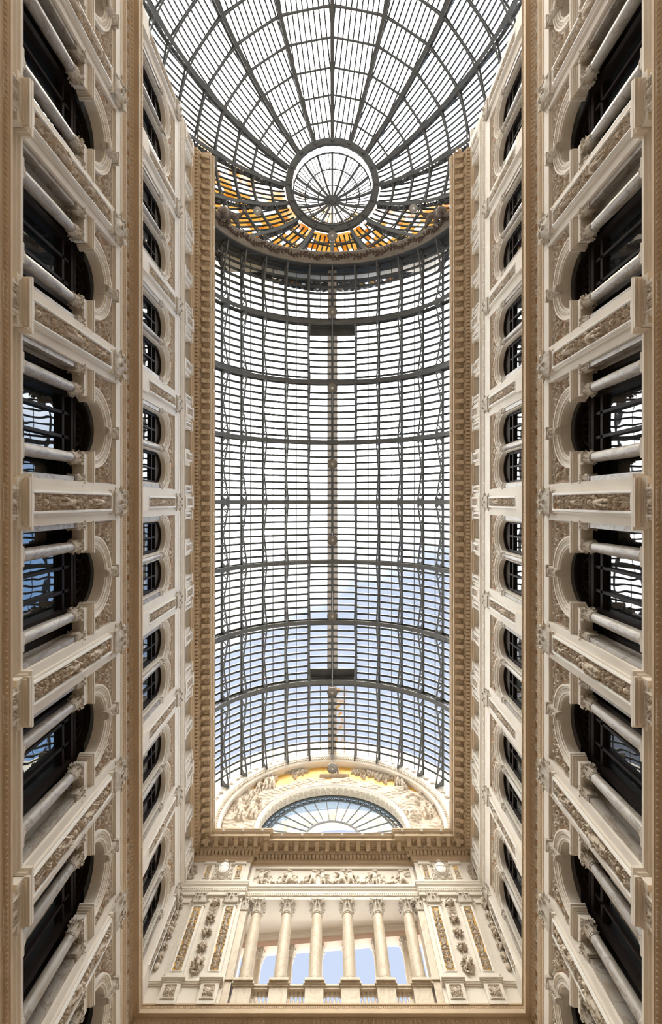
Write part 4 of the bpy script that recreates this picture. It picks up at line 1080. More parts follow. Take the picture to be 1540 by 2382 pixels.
# ------------------------------------------------------------------ arch between the arm and the dome
t = thing('crossing_arch', 'broad grey riveted arch with a dark leaf garland where the vault meets the dome', 'arch', (0, -18.9, 28.4))
off = (0, -18.9, 28.4); cc = (0, 0, VC)
m = MB(); m.ring([(8.28, -18.42), (8.20, -18.50), (8.16, -18.9), (8.20, -19.30), (8.28, -19.36), (9.0, -19.36), (9.0, -18.42)], cc, a0=-.35, a1=PI + .35, k=60); m.build('soffit', 'archband', t, off)
m = MB(); m.ring([(8.34, -18.36), (8.34, -18.43), (10.2, -18.43), (10.2, -18.36)], cc, a0=-.35, a1=PI + .35, k=60); m.ring([(8.9, -18.34), (8.9, -18.30), (9.02, -18.30), (9.02, -18.34)], cc, k=60); m.build('face_plate', 'iron_dark', t, off)
g = MB(); rg = random.Random(4)
def cyl(R, th, y): return np.array((R*math.cos(th), y, VC + R*math.sin(th)))
for q in np.linspace(-.05, PI + .05, 110):
    y0 = -18.9 + .09*math.sin(q*30); c = cyl(8.13, q, y0); er = np.array((math.cos(q), 0, math.sin(q))); et = np.array((-math.sin(q), 0, math.cos(q)))
    for d in (-1, 1):
        a = d*rg.uniform(.5, 1.1); dr = et*math.cos(a)*(1 if q < PI/2 else -1) + np.array((0, 1, 0))*math.sin(a); sd = np.cross(er, dr); L_ = rg.uniform(.26, .40)
        g.add([c - er*.0, c + dr*L_*.5 + sd*.09 + er*.02, c + dr*L_ + er*.0, c + dr*L_*.5 - sd*.09 + er*.02, c + dr*L_*.5 - er*.06], [(0, 1, 4), (1, 2, 4), (2, 3, 4), (3, 0, 4), (0, 3, 2, 1)])
g.tube([cyl(8.13, q, -18.9 + .09*math.sin(q*30)) for q in np.linspace(-.05, PI + .05, 220)], .035, 6)
g.build('leaf_garland', 'bronze_leaf', t, off)
r_ = MB()
for q in np.linspace(-.05, PI + .05, 190):
    for y in (-18.52, -18.60, -19.2, -19.28): r_.ball(cyl(8.165, q, y), .018, 5, 3)
r_.build('rivets', 'archband', t, off)

# ------------------------------------------------------------------ dome
DY = -37.0
PROF = [(17.55, 42.2), (17.5, 44.0), (17.1, 46.2), (16.28, 48.4), (15.18, 50.7), (13.8, 52.9), (12.35, 54.8), (10.6, 56.55), (8.9, 58.1), (6.9, 59.45), (5.45, 60.2)]
PF = np.array(PROF)
def dense(P, n=60):
    t_ = np.linspace(0, len(P) - 1, n); i = np.arange(len(P)); return np.stack([np.interp(t_, i, P[:, 0]), np.interp(t_, i, P[:, 1])], 1)
# smooth the profile a little, then offset it outwards
PD = dense(PF, 61)
for _ in range(6): PD[1:-1] = (PD[:-2] + PD[2:])*.25 + PD[1:-1]*.5
TT = np.gradient(PD, axis=0); TT /= np.linalg.norm(TT, axis=1)[:, None]; NO = np.stack([TT[:, 1], -TT[:, 0]], 1)
PO = PD + NO*.70; PGl = PD + NO*.95
def hgl(r, P=PGl): return float(np.interp(r, P[::-1, 0], P[::-1, 1]))
def dpt(r, phi, h): return (r*math.sin(phi), -r*math.cos(phi), h)      # phi 0 looks away from the arm
rib = MB(); e = np.array((0, 0, 0))
rib_lo = MB(); rib_lo.ribbon([dpt(r, 0, h) for r, h in PD], .42, .08, (1, 0, 0)); rib_lo.ribbon([dpt(r + n0*.1, 0, h + n1*.1) for (r, h), (n0, n1) in zip(PD, NO)], .06, .2, (1, 0, 0)); rib_lo = rib_lo.build('lower_chord', 'iron', link=False, off=(0, 0, 42.2))
rib_up = MB(); rib_up.ribbon([dpt(r, 0, h) for r, h in PO], .40, .12, (1, 0, 0)); rib_up = rib_up.build('upper_chord', 'iron', link=False, off=(0, 0, 42.2))
lat = MB()
for i in range(60):
    A, B = (PD[i], PO[i+1]) if i % 2 else (PO[i], PD[i+1]); lat.bar(dpt(A[0], 0, A[1]), dpt(B[0], 0, B[1]), .10, .05, (1, 0, 0))
lat = lat.build('lattice', 'iron', link=False, off=(0, 0, 42.2))
for k in range(16):
    pos = {0: 'at the top middle of the photo', 8: 'just above the vault, opposite the top one'}.get(k, '%s clockwise in the photo from the top one' % ORD[k - 1])
    t = thing('dome_rib', 'iron lattice rib of the dome, ' + pos, 'rib', (0, DY, 42.2), group='ribs of the dome'); t.rotation_euler = (0, 0, -k*PI/8*-1)
    put('lower_chord', rib_lo, t); put('upper_chord', rib_up, t); put('lattice', lat, t)
hoops = [(1, 2), (2, 3), (3, 4), (4, 5), (5, 6), (6, 7), (7, 8), (8, 9)]
HP = [PF[i] for i in range(1, 10)]
for n_, (r0, h0) in enumerate(HP):
    i = int(np.argmin((PD[:, 0] - r0)**2 + (PD[:, 1] - h0)**2)); r0, h0 = PD[i]; nr, nh = NO[i]
    t = thing('dome_hoop', 'ring of iron lattice braces round the dome, %s from the base' % ORD[n_], 'hoop', (0, DY, h0), group='rings of braces round the dome')
    lo, up, la = MB(), MB(), MB()
    for k in range(16):
        p0, p1 = k*PI/8, (k+1)*PI/8; m_ = 10; lo_p, up_p = [], []
        for q in np.linspace(0, 1, m_ + 1):
            f = .46*(1 - (2*q - 1)**2)**.8
            A = np.array(dpt(r0 + nr*f, p0, nh*f))*(1 - q) + np.array(dpt(r0 + nr*f, p1, nh*f))*q; lo_p.append(A)
            B = np.array(dpt(r0 + nr*.66, p0, nh*.66))*(1 - q) + np.array(dpt(r0 + nr*.66, p1, nh*.66))*q; up_p.append(B)
        pm = (p0 + p1)/2; sdv = np.array(dpt(nr, pm, nh)); tan = np.array(up_p[-1]) - np.array(up_p[0]); tan /= np.linalg.norm(tan); sd = np.cross(tan, sdv)
        lo.ribbon(lo_p, .19, .06, sd); up.ribbon(up_p, .20, .10, sd)
        for q in range(m_):
            a, b = (lo_p[q], up_p[q+1]) if q % 2 else (up_p[q], lo_p[q+1]); la.bar(a, b, .04, .05, sdv)
    lo.build('inner_band', 'iron', t); up.build('outer_band', 'iron', t); la.build('lattice', 'iron', t)
# glazed sectors between the ribs: bars run parallel to the middle of each sector
TN = math.tan(PI/16); ST = .56
sec_bars = MB(); RMAX = 18.1
qs = [ (i + .5)*ST for i in range(-7, 7)]
for q in qs:
    a0 = max(5.6, abs(q)/TN + .12); a1 = math.sqrt(RMAX**2 - q*q)
    if a1 - a0 < .5: continue
    aa = np.linspace(a0, a1, max(4, int((a1 - a0)*1.6))); sec_bars.ribbon([(q, -a, hgl(math.hypot(a, q)) - .05) for a in aa], .15, .14, (1, 0, 0))
sec_bars = sec_bars.build('glazing_bars', 'iron_dark', link=False, off=(0, 0, 42.2))
sg = MB(); edges = [-9.9*ST] + qs + [9.9*ST]
aa = np.arange(5.3, 18.35, .86)
for i in range(len(qs) + 1):
    qa = qs[i-1] if i > 0 else -9*ST; qb = qs[i] if i < len(qs) else 9*ST
    for j in range(len(aa) - 1):
        c = []
        for (a, q) in ((aa[j], qa), (aa[j], qb), (aa[j+1], qb), (aa[j+1], qa)):
            q2 = max(-a*TN, min(a*TN, q)); c.append((q2, -a, hgl(math.hypot(a, q2))))
        if abs(c[2][0] - c[3][0]) < 1e-3: continue
        if abs(c[0][0] - c[1][0]) < 1e-3: sg.add([c[0], c[2], c[3]], [(0, 1, 2)])
        else: sg.add(c, [(0, 1, 2, 3)])
for k in range(16):
    t = thing('glazed_sector', 'glazed wedge of the dome, %s clockwise in the photo from the topmost rib' % ORD[k], 'skylight', (0, DY, 42.2), group='glazed wedges of the dome'); t.rotation_euler = (0, 0, (k + .5)*PI/8)
    put('glazing_bars', sec_bars, t); me = sg.build('glass', 'glass_dome', link=False, off=(0, 0, 42.2)); glass_attr(me, 50 + k); put('glass', me, t)
# lantern
t = thing('lantern', 'round lantern of the dome with heavy iron ring and spoked glass cap', 'lantern', (0, DY, 60.0))
m = MB(); m.lathe([(4.72, 0), (5.42, 0), (5.50, .08), (5.50, .5), (5.38, .55), (4.80, .55), (4.72, .4), (4.72, 0)], k=64); m.lathe([(4.66, -.06), (4.80, -.10), (4.84, 0), (4.66, 0)], k=64); m.build('ring', 'iron', t)
for k in range(16):
    b = MB(); a = k*PI/8; b.ball((5.08*math.sin(a), -5.08*math.cos(a), -.05), (.2, .2, .14), 8, 6); b.build('boss', 'iron', t)
m = MB(); N_ = 64; zz = lambda z: 4.95 - .25*(z/1.5)
for k in range(N_):
    a, b = k*2*PI/N_, (k + 1)*2*PI/N_; z0, z1 = (.55, 1.5) if k % 2 else (1.5, .55); m.bar(dpt(zz(z0), a, z0), dpt(zz(z1), b, z1), .07, .04)
m.lathe([(4.95, .5), (4.85, .5), (4.85, .62), (4.95, .62)], k=48); m.lathe([(4.72, 1.45), (4.58, 1.45), (4.58, 1.6), (4.72, 1.6)], k=48); m.build('drum_lattice', 'iron', t)
cap_p = [(4.65, 1.55), (3.8, 2.15), (2.9, 2.62), (1.8, 3.05), (.5, 3.35)]
for k in range(16):
    b = MB(); b.ribbon([dpt(r, k*PI/8, h) for r, h in cap_p], .24, .26, (math.cos(k*PI/8), math.sin(k*PI/8), 0)); b.build('spoke', 'iron', t)
m = MB()
for k in range(16):
    for q in (.25, .5, .75):
        a = (k + q)*PI/8; m.ribbon([dpt(r, a, h + .1) for r, h in cap_p[:4 if q == .5 else 3]], .085, .08, (math.cos(a), math.sin(a), 0))
for r, h in ((3.3, 2.44), (1.75, 3.08)): m.lathe([(r, h - .03), (r + .08, h), (r, h + .05), (r - .08, h), (r, h - .03)], k=48)
m.build('glazing_bars', 'iron_dark', t)
m = MB(); m.lathe([(.0, 2.95), (.2, 2.95), (.28, 3.05), (.5, 3.1), (.56, 3.2), (.56, 3.45), (0, 3.5)], k=20); m.build('hub', 'iron', t)
g = MB(); k_ = 64; pr = np.array(cap_p + [(.05, 3.5)]); ph = np.arange(k_ + 1)*2*PI/k_
g.grid([[dpt(r, a, h + .16) for a in ph] for r, h in dense(pr, 9)]); g.grid([[dpt(4.95 - .2*q, a, .6 + q) for a in ph] for q in (0, .9)])
o = g.build('glass', 'glass_dome', t); glass_attr(o.data, 9)
# drum carrying the dome, its near part is the wall above the crossing arch
m = MB(); m.lathe([(17.5, 42.3), (17.5, 40.5), (18.6, 40.5), (18.6, 43.0), (18.0, 43.2), (17.5, 42.3)], (0, DY, 0), 96); o = m.build('wall_drum', 'cream', kind='structure'); o.location = (0, 0, CZ)
# unseen walls of the octagon below the dome, added to block low sky light
m = MB(); m.lathe([(17.6, -1.6), (17.6, 40.6), (18.4, 40.6), (18.4, -1.6)], (0, DY, 0), 48, PI/2 + .55, PI/2 + 2*PI - .55); o = m.build('wall_octagon', 'cream', kind='structure'); o.location = (0, 0, CZ)
# spandrel wall between the crossing arch and the drum
m = MB(); a = np.linspace(-.3, PI + .3, 50); m.grid([[(R_*math.cos(q)*(1 if j == 0 else 1), -18.95, (VC + R_*math.sin(q)) if j == 0 else max(VC + R_*math.sin(q), 42.5)) for q in a] for j, R_ in enumerate((9.0, 9.0))])
m.grid([[(R_*math.cos(q), -19.05, (VC + R_*math.sin(q)) if j == 0 else max(VC + R_*math.sin(q), 42.5)) for q in a] for j, R_ in enumerate((9.0, 9.0))])
o = m.build('wall_crossing', 'cream', kind='structure'); o.location = (0, 0, CZ)

# ------------------------------------------------------------------ lamps hanging in the arm and the dome
lm = MB(); lm.lathe([(.0, .03), (.27, .02), (.30, 0), (.31, .03), (.29, .13), (.21, .24), (.10, .31), (.06, .36), (.06, .52), (0, .54)], k=20); lm_me = lm.build('shade', 'lamp', link=False, smooth=50)
rm = MB(); rm.lathe([(.30, -.015), (.315, .0), (.30, .035), (.285, .0), (.30, -.015)], k=24); rm_me = rm.build('rim', 'lamp_dark', link=False)
bm_ = MB(); bm_.ball((0, 0, -.01), (.06, .06, .07), 10, 8); bm_.lathe([(.085, .0), (.10, .03), (.07, .05)], k=14); bm_me = bm_.build('bulb', 'bulb', link=False, smooth=60)
def lamp(label, x, y, h, top, wire):
    t = thing('hanging_lamp', label, 'lamp', (x, y, h), group='lamps hanging under the glass')
    put('shade', lm_me, t); put('rim', rm_me, t); put('bulb', bm_me, t)
    m = MB(); m.tube([(0, 0, .5), (0, 0, (top - h)/2), (0, 0, top - h)], .014, 6); m.build('cord', 'lamp_dark', t)
    if wire:
        m = MB(); m.tube([(q, 0, 2.2 + .25*(abs(q)/8.4)**2) for q in np.linspace(-8.9, 8.9, 9)], .007, 5); m.build('span_wire', 'lamp_dark', t)
for i in range(8):
    lamp('round grey lamp hanging under the crown of the vault, %s from the end wall' % ORD[i], 0, 16.275 - BAY*i, 31.5, VC + RU, True)
lamp('round grey lamp hanging in the dome to the left of the lantern', -5.4, -21.0, 37.2, hgl(math.hypot(5.4, 16)), False)
lamp('round grey lamp hanging in the dome to the right of the lantern', 5.85, -21.2, 37.2, hgl(math.hypot(5.85, 15.8)), False)

# winged figures in one dark stone tone, sitting above the crossing arch
J = {'pelvis': ((0, 0, .55), .27), 'chest': ((.06, .05, 1.15), .27), 'neck': ((.10, .08, 1.48), .13), 'head': ((.14, .10, 1.72), .19), 'crown': ((.15, .1, 1.86), .13),
     'kneel': ((.50, .20, .52), .17), 'footl': ((.55, .24, -.05), .10), 'kneer': ((.46, -.20, .48), .17), 'footr': ((.75, -.25, -.08), .09),
     'shl': ((.08, .38, 1.32), .15), 'ell': ((.25, .68, 1.15), .11), 'handl': ((.55, .78, 1.55), .07), 'shr': ((.05, -.32, 1.32), .15), 'elr': ((.2, -.5, .95), .11), 'handr': ((.5, -.4, .75), .07),
     'wl1': ((-.18, .30, 1.45), .09), 'wl2': ((-.28, .75, 2.0), .10), 'wl3': ((-.32, 1.15, 1.2), .04), 'wr1': ((-.18, -.25, 1.45), .09), 'wr2': ((-.28, -.70, 2.0), .10), 'wr3': ((-.32, -1.1, 1.2), .04)}
E_ = [('pelvis', 'chest'), ('chest', 'neck'), ('neck', 'head'), ('head', 'crown'), ('pelvis', 'kneel'), ('kneel', 'footl'), ('pelvis', 'kneer'), ('kneer', 'footr'), ('chest', 'shl'), ('shl', 'ell'), ('ell', 'handl'), ('chest', 'shr'), ('shr', 'elr'), ('elr', 'handr'), ('chest', 'wl1'), ('wl1', 'wl2'), ('wl2', 'wl3'), ('chest', 'wr1'), ('wr1', 'wr2'), ('wr2', 'wr3')]
st_me = skinned('statue', J, E_, 'pelvis'); st_me.materials.append(M['statue'])
for d, nm in ((-1, 'left'), (1, 'right')):
    o = put('statue', st_me, loc=(d*7.2, -19.4, 33.3 + CZ)); o.rotation_euler = (0, 0, PI/2); o.scale = (1.15, 1.15 if d > 0 else -1.15, 1.15)
    tag(o, 'dark winged figure seated on the %s haunch of the arch below the dome' % nm, 'statue')
    

# ------------------------------------------------------------------ end wall
RZE = -PI/2                                     # wall frame (p, t, h) -> end wall facing the camera, t runs to the right
def eloc(t, h, p=0.0): return (t, YE - p, h)
ecol = column_meshes(.265, 24.86 - 20.62, .72, .17, 'travertine')
cpos = [-3.55, -2.13, -.71, .71, 2.13, 3.55]
for i, x in enumerate(cpos):
    t = thing('column', 'tall beige column of the end wall colonnade, %s from the left in the front row' % ORD[i], 'column', eloc(x, 20.62, -.12), RZE, 'front columns of the end wall loggia'); put_parts(t, ecol)
# balustrade: pedestals and stretches of balusters
pd = MB(); pd.box((-.20, -.36, 0), (.22, .36, .88)); pd.box((-.24, -.40, .88), (.27, .40, .95)); pd.box((-.28, -.44, .95), (.31, .44, 1.04)); pd.box((-.26, -.42, 1.04), (.28, .42, 1.02 + .02)); pd.box((-.24, -.40, 0), (.26, .40, .09))
pd_me = pd.build('pedestal', 'travertine', link=False)
for i, x in enumerate(cpos):
    o = put('pedestal', pd_me, loc=(x, YE + .12, 19.5 + CZ)); o.rotation_euler = (0, 0, RZE); tag(o, 'beige stone pedestal under the %s front column from the left, end wall loggia' % ORD[i], 'pedestal', 'pedestals of the loggia balustrade')
bl = MB(); bl.lathe([(.06, 0), (.06, .05), (.035, .07), (.035, .09), (.07, .22), (.072, .30), (.045, .42), (.028, .54), (.028, .60), (.045, .62), (.045, .64), (.03, .66), (.055, .70), (.055, .74)], k=12); bl_me = bl.build('baluster', 'travertine', link=False, smooth=40)
for i in range(5):
    x = (cpos[i] + cpos[i+1])/2
    t = thing('balustrade', 'short stone balustrade between the %s and %s front columns of the loggia' % (ORD[i], ORD[i+1]), 'balustrade', eloc(x, 19.5, -.12), RZE, 'balustrades of the loggia')
    m = MB(); m.box((-.16, -.36, .84), (.18, .36, .92)); m.box((-.20, -.36, .92), (.22, .36, 1.0)); m.build('rail', 'travertine', t)
    m = MB(); m.box((-.14, -.36, 0), (.16, .36, .10)); m.build('plinth', 'travertine', t)
    for q in (-.24, -.08, .08, .24): put('baluster', bl_me, t, (0, q, .10))
# jambs and half pilasters of the opening, loggia behind
m = MB()
for d in (-1, 1):
    a, b = sorted((d*4.02, d*4.32)); m.box((a, YE - .12, 19.5), (b, YE + .6, 24.86))
o = m.build('wall_jambs', 'travertine', kind='structure'); o.location = (0, 0, CZ)
hp = MB(); capital(hp, (-.02, 0, 0), .20, .72, True, .9); hp_me = hp.build('capital', 'capital', link=False, smooth=35)
hs = MB(); hs.box((-.2, -.18, 0), (.13, .18, 3.5)); hs.box((-.2, -.21, 0), (.16, .21, .12)); hs_me = hs.build('shaft', 'travertine', link=False)
for d, nm in ((-1, 'left'), (1, 'right')):
    t = thing('half_pilaster', 'plain beige half pilaster against the %s jamb of the loggia opening' % nm, 'pilaster', eloc(d*4.17, 20.62, .02), RZE); put('shaft', hs_me, t); put('capital', hp_me, t, (0, 0, 3.52))
m = MB(); m.box((-7.4, YE + .88, 24.95), (7.4, 21.5, 25.2)); o = m.build('ceiling', 'ceiling', kind='structure'); o.location = (0, 0, CZ)
m = MB(); m.box((-4.3, YE + .3, 19.3), (4.3, YE + .62, 19.52))
m.box((-4.3, YE + .3, 19.3), (4.3, 21.9, 19.5)); o = m.build('floor_loggia', 'travertine', kind='structure'); o.location = (0, 0, CZ)
m = MB()
for d in (-1, 1): a, b = sorted((d*4.32, d*4.6)); m.box((a, YE + .5, 19.5), (b, 21.6, 25.0))
o = m.build('wall_loggia', 'ceiling', kind='structure'); o.location = (0, 0, CZ)
BT = math.radians(-4.5)
t = thing('loggia_beam', 'rosy stone beam over the back row of columns behind the loggia', 'beam', (0, 20.95, 24.35), BT)
m = MB(); m.box((-4.9, -.28, .28), (4.9, .30, .75)); m.box((-4.9, -.33, .50), (4.9, .3, .60)); m.build('fascia', 'ceiling', t)
m = MB(); m.box((-4.9, -.22, 0), (4.9, .24, .28)); m.build('soffit_board', 'rosy', t)
bcol = column_meshes(.20, 24.35 - 19.5, .62, .15, 'travertine')
for i, x in enumerate([-3.42, -1.98, -.62, .72, 2.08, 3.40]):
    t = thing('column', 'shaded column in the back row of the loggia, %s from the left' % ORD[i], 'column', (x, 20.95 + math.tan(BT)*x, 19.5), RZE, 'back columns of the loggia'); put_parts(t, bcol)

# carved pilasters of the end wall
def end_pilaster(seed):
    P = .10; out = []; off = (0, 0, 19.5)
    m = MB(); m.box((0, -.30, 20.5), (P, .30, 24.28)); m.box((0, -.36, 20.48), (P + .07, .36, 20.58)); m.box((0, -.33, 20.58), (P + .05, .33, 20.66)); m.box((0, -.32, 24.16), (P + .03, .32, 24.26))
    out.append(('shaft', m.build('shaft', 'cream', link=False, off=off)))
    m = MB(); frame_bars(m, .37, 20.80, 24.06, P, .06, .035); out.append(('panel_frame', m.build('panel_frame', 'white', link=False, off=off)))
    g = MB(); g.box((P - .01, -.185, 20.80), (P + .006, .185, 24.06)); out.append(('panel_ground', g.build('panel_ground', 'goldleaf', link=False, off=off)))
    r = candelabra(.36, 3.24, seed, .07, .0145, figs=[((.68, .14),), ((.62, .15),)][seed % 2]); q = MB(); r.emit(q, wallmap(P + .004, 0, 20.81)); out.append(('panel_carving', q.build('panel_carving', 'relief', link=False, off=off, smooth=80)))
    c = MB(); capital(c, (.04, 0, 24.26), .285, .60, True, .55, 1.2); out.append(('capital', c.build('capital', 'capital', link=False, off=off, smooth=35)))
    m = MB(); m.box((0, -.36, 19.4), (.14, .36, 20.32))
    for p, z0, z1 in ((.17, 20.26, 20.32), (.21, 20.32, 20.37), (.25, 20.37, 20.43)): m.box((0, -.36 - (p - .14), z0), (p, .36 + (p - .14), z1))
    frame_bars(m, .46, 19.62, 20.12, .14, .05, .03); out.append(('pedestal', m.build('pedestal', 'cream', link=False, off=off)))
    r2 = Relief(.45, .49, .0145, seed + 7)
    for d in (-1, 1): r2.spiral(d*.12, .17, .10, PI/2, 1.4, d, .016, .05); r2.leaf(0, .2, .28, .09, PI/2 - d*.75, .06); r2.leaf(0, .22, .22, .07, PI/2 - d*1.1, .06)
    r2.dome(0, .28, .05, .14, .07); r2.dome(0, .42, .03, .04, .08); r2.fill(50, .08, .045); r2.cut()
    q = MB(); r2.emit(q, wallmap(.145, 0, 19.625)); out.append(('pedestal_carving', q.build('pedestal_carving', 'relief', link=False, off=off, smooth=80)))
    return out
epv = [end_pilaster(70), end_pilaster(71)]
for i, x in enumerate((-6.28, -4.78, 4.78, 6.28)):
    t = thing('pilaster', 'carved gold ground pilaster on the end wall, %s from the left' % ORD[i], 'pilaster', eloc(x, 19.5, .25), RZE, 'carved pilasters of the end wall'); put_parts(t, epv[i % 2])
m = MB()
for d in (-1, 1):
    a, b = sorted((d*4.3, d*7.5))
    for p, z0, z1 in ((.05, 20.22, 20.28), (.09, 20.28, 20.34), (.12, 20.34, 20.40)): m.box((a, YE - .25 - p, z0), (b, YE - .24, z1))
o = m.build('trim_15', 'cream', kind='structure'); o.location = (0, 0, CZ)

# hanging garlands: mask, fruit and leaf bunches
def leaf3d(m, c, out, nrm, L, W):
    c = np.array(c, float); sd = np.cross(nrm, out); tip = c + out*L - nrm*.01
    m.add([c, c + out*L*.45 + sd*W, tip, c + out*L*.45 - sd*W, c + out*L*.5 + nrm*W*.6, c + out*L*.4 - nrm*.015], [(0, 1, 4), (1, 2, 4), (2, 3, 4), (3, 0, 4), (1, 0, 5), (2, 1, 5), (3, 2, 5), (0, 3, 5)])
def bunch(seed, R=.26):
    rg = random.Random(seed); m = MB(); X = np.array((1.0, 0, 0))
    for k in range(40):
        a = rg.uniform(0, 2*PI); o = np.array((rg.uniform(.1, .8), math.cos(a), math.sin(a))); o /= np.linalg.norm(o)
        leaf3d(m, (.03, .25*R*math.cos(a), .25*R*math.sin(a)), o, X, R*rg.uniform(.5, .9), R*.30)
    lv = m.build('leaves', 'relief', link=False)
    m = MB()
    for k in range(rg.choice((8, 10, 9))):
        a = rg.uniform(0, 2*PI); q = rg.uniform(.0, .62)*R; r = R*rg.uniform(.20, .32); m.ball((.12 + rg.uniform(0, .06), q*math.cos(a), q*math.sin(a)), (r, r*.9, r*1.15), 9, 7)
    return lv, m.build('fruit', 'relief', link=False, smooth=60)
bv = [bunch(s) for s in (1, 2, 3, 4)]; big = bunch(9, .34)
hm = MB(); hm.ball((.10, 0, 0), (.13, .12, .17), 12, 10); hm.ball((.23, 0, -.01), (.035, .024, .045), 7, 6)
for d in (-1, 1): hm.ball((.195, d*.048, .035), (.02, .026, .015), 6, 5); hm.ball((.20, d*.06, -.04), (.035, .035, .035), 6, 5)
hm.ball((.205, 0, -.075), (.022, .042, .012), 7, 5); hm.ball((.19, 0, -.13), (.04, .045, .04), 7, 5); head_me = hm.build('face', 'relief', link=False, smooth=70)
rg = random.Random(12); hh = MB()
for k in range(34):
    a = rg.uniform(-.35, PI + .35); q = rg.uniform(.13, .22); hh.ball((rg.uniform(.03, .17), q*math.cos(a), .03 + q*math.sin(a)), rg.uniform(.03, .055), 7, 5)
hair_me = hh.build('hair', 'relief', link=False, smooth=70)
sw = MB()
for k in range(3):
    for d in (-1, 1): sw.tube([(.10 + .03*math.sin(q*PI), d*(.20 - .18*q), -.22 - .07*k - .11*math.sin(q*PI*.9)) for q in np.linspace(0, 1, 9)], .022, 6)
sw_me = sw.build('drape', 'relief', link=False, smooth=70)
for d, nm in ((-1, 'left'), (1, 'right')):
    t = thing('garland', 'stone mask with hanging fruit between the %s carved pilasters of the end wall' % nm, 'garland', eloc(d*5.53, 20.7, .25), RZE)
    o = put('face', head_me, t, (0, 0, 3.62)); put('hair', hair_me, t, (0, 0, 3.62)); put('drape', sw_me, t, (0, 0, 3.62))
    for q, z in enumerate((2.72, 2.02, 1.28)): 
        L_, f_ = bv[(q + (d > 0)) % 4]; put('leaves', L_, t, (0, 0, z)); put('fruit', f_, t, (0, 0, z))
    put('leaves', big[0], t, (0, 0, .48)); put('fruit', big[1], t, (0, 0, .48)); put('leaves', bv[3][0], t, (0, 0, .22))
    m = MB(); m.tube([(.04, .015*math.sin(z*4), z) for z in np.linspace(.4, 3.3, 20)], .035, 6); m.build('ribbon', 'relief', t)
    # corner trophy
    t = thing('trophy', 'narrow carved trophy garland in the %s corner of the end wall' % nm, 'garland', eloc(d*7.18, 20.7, .25), RZE)
    for q, z in enumerate((3.5, 2.95, 2.4, 1.85, 1.3, .8)):
        L_, f_ = bv[(q + 1) % 4]; o = put('leaves', L_, t, (0, 0, z)); o.scale = (.8, .8, 1.0); o = put('fruit', f_, t, (0, 0, z)); o.scale = (.8, .7, .9)
    m = MB(); m.tube([(.04, .03*math.sin(z*3), z) for z in np.linspace(.2, 3.9, 22)], .04, 6); m.ball((.08, 0, 3.85), (.1, .1, .16), 9, 7); m.ball((.08, 0, 2.15), (.12, .17, .12), 9, 7); m.ball((.05, 0, .35), (.07, .12, .18), 9, 7); m.build('ribbon', 'relief', t, smooth=60)
    m = MB(); x0 = -d*.42
    m.box((0, min(x0, x0 - d*.05), .0), (.04, max(x0, x0 - d*.05), 3.75)); m.box((0, min(x0, d*.3), 3.70), (.07, max(x0, d*.3), 3.80)); m.build('panel_moulding', 'cream', t)

# coats of arms and small panels at frieze level
def cartouche(cross):
    out = []; m = MB(); K = 36; an = np.arange(K)*2*PI/K
    def oval(a, b, p, n=2.3): return [(p, a*abs(math.cos(q))**(2/n)*np.sign(math.cos(q)), b*abs(math.sin(q))**(2/n)*np.sign(math.sin(q))) for q in an]
    m.grid([oval(.30, .44, .0), oval(.30, .44, .14), oval(.27, .40, .19), oval(.22, .34, .22), oval(.1, .16, .25), oval(.001, .001, .255)], cv=True)
    if cross: m.grid([[(.245 - .3*z*z, -.022, z), (.27 - .3*z*z, 0, z), (.245 - .3*z*z, .022, z)] for z in np.linspace(-.34, .34, 9)]); m.grid([[(.245 - .4*y*y, y, .03), (.27 - .4*y*y, y, .05), (.245 - .4*y*y, y, .07)] for y in np.linspace(-.22, .22, 7)])
    else: m.tube([(.25 - .6*y*y, y, .10 - .9*y*y) for y in np.linspace(-.24, .24, 9)], .02, 6)
    out.append(('shield', m.build('shield', 'white', link=False, smooth=40)))
    m = MB()
    for k in range(30): q = k/30*2*PI; m.ball((.20, .285*math.cos(q), .42*math.sin(q)), (.025, .028, .028), 6, 5)
    out.append(('beaded_rim', m.build('beaded_rim', 'relief', link=False, smooth=60)))
    m = MB(); m.grid([oval(.40, .56, 0, 1.6), oval(.40, .56, .06, 1.6), oval(.33, .48, .12, 1.8), oval(.29, .43, .10, 2)], cv=True)
    for d in (-1, 1):
        for z, r in ((.36, .10), (-.34, .09), (.0, .06)):
            a = np.linspace(0, 4.8, 16); m.tube([(.08, d*(.38 + r*(1 - q/6)*math.cos(q)), z + r*(1 - q/6)*math.sin(q)) for q in a], .035, 6)
        m.tube([(.06, d*(.28 + .22*q), -.40 - .16*math.sin(q*5)) for q in np.linspace(0, 1, 8)], .025, 6)
        m.ball((.06, d*.47, -.52), (.04, .06, .05), 7, 5)
    m.ball((.1, 0, .60), (.08, .12, .07), 9, 6); m.ball((.08, 0, -.58), (.07, .09, .06), 9, 6)
    out.append(('scrollwork', m.build('scrollwork', 'cream', link=False, smooth=50))); return out
for d, nm, lab in ((-1, 'left', 'pale oval coat of arms divided by a curved band, left end of the frieze'), (1, 'right', 'pale oval coat of arms with a cross, right end of the frieze')):
    t = thing('coat_of_arms', lab, 'shield', eloc(d*5.58, 26.56, .25), RZE); put_parts(t, cartouche(d > 0))
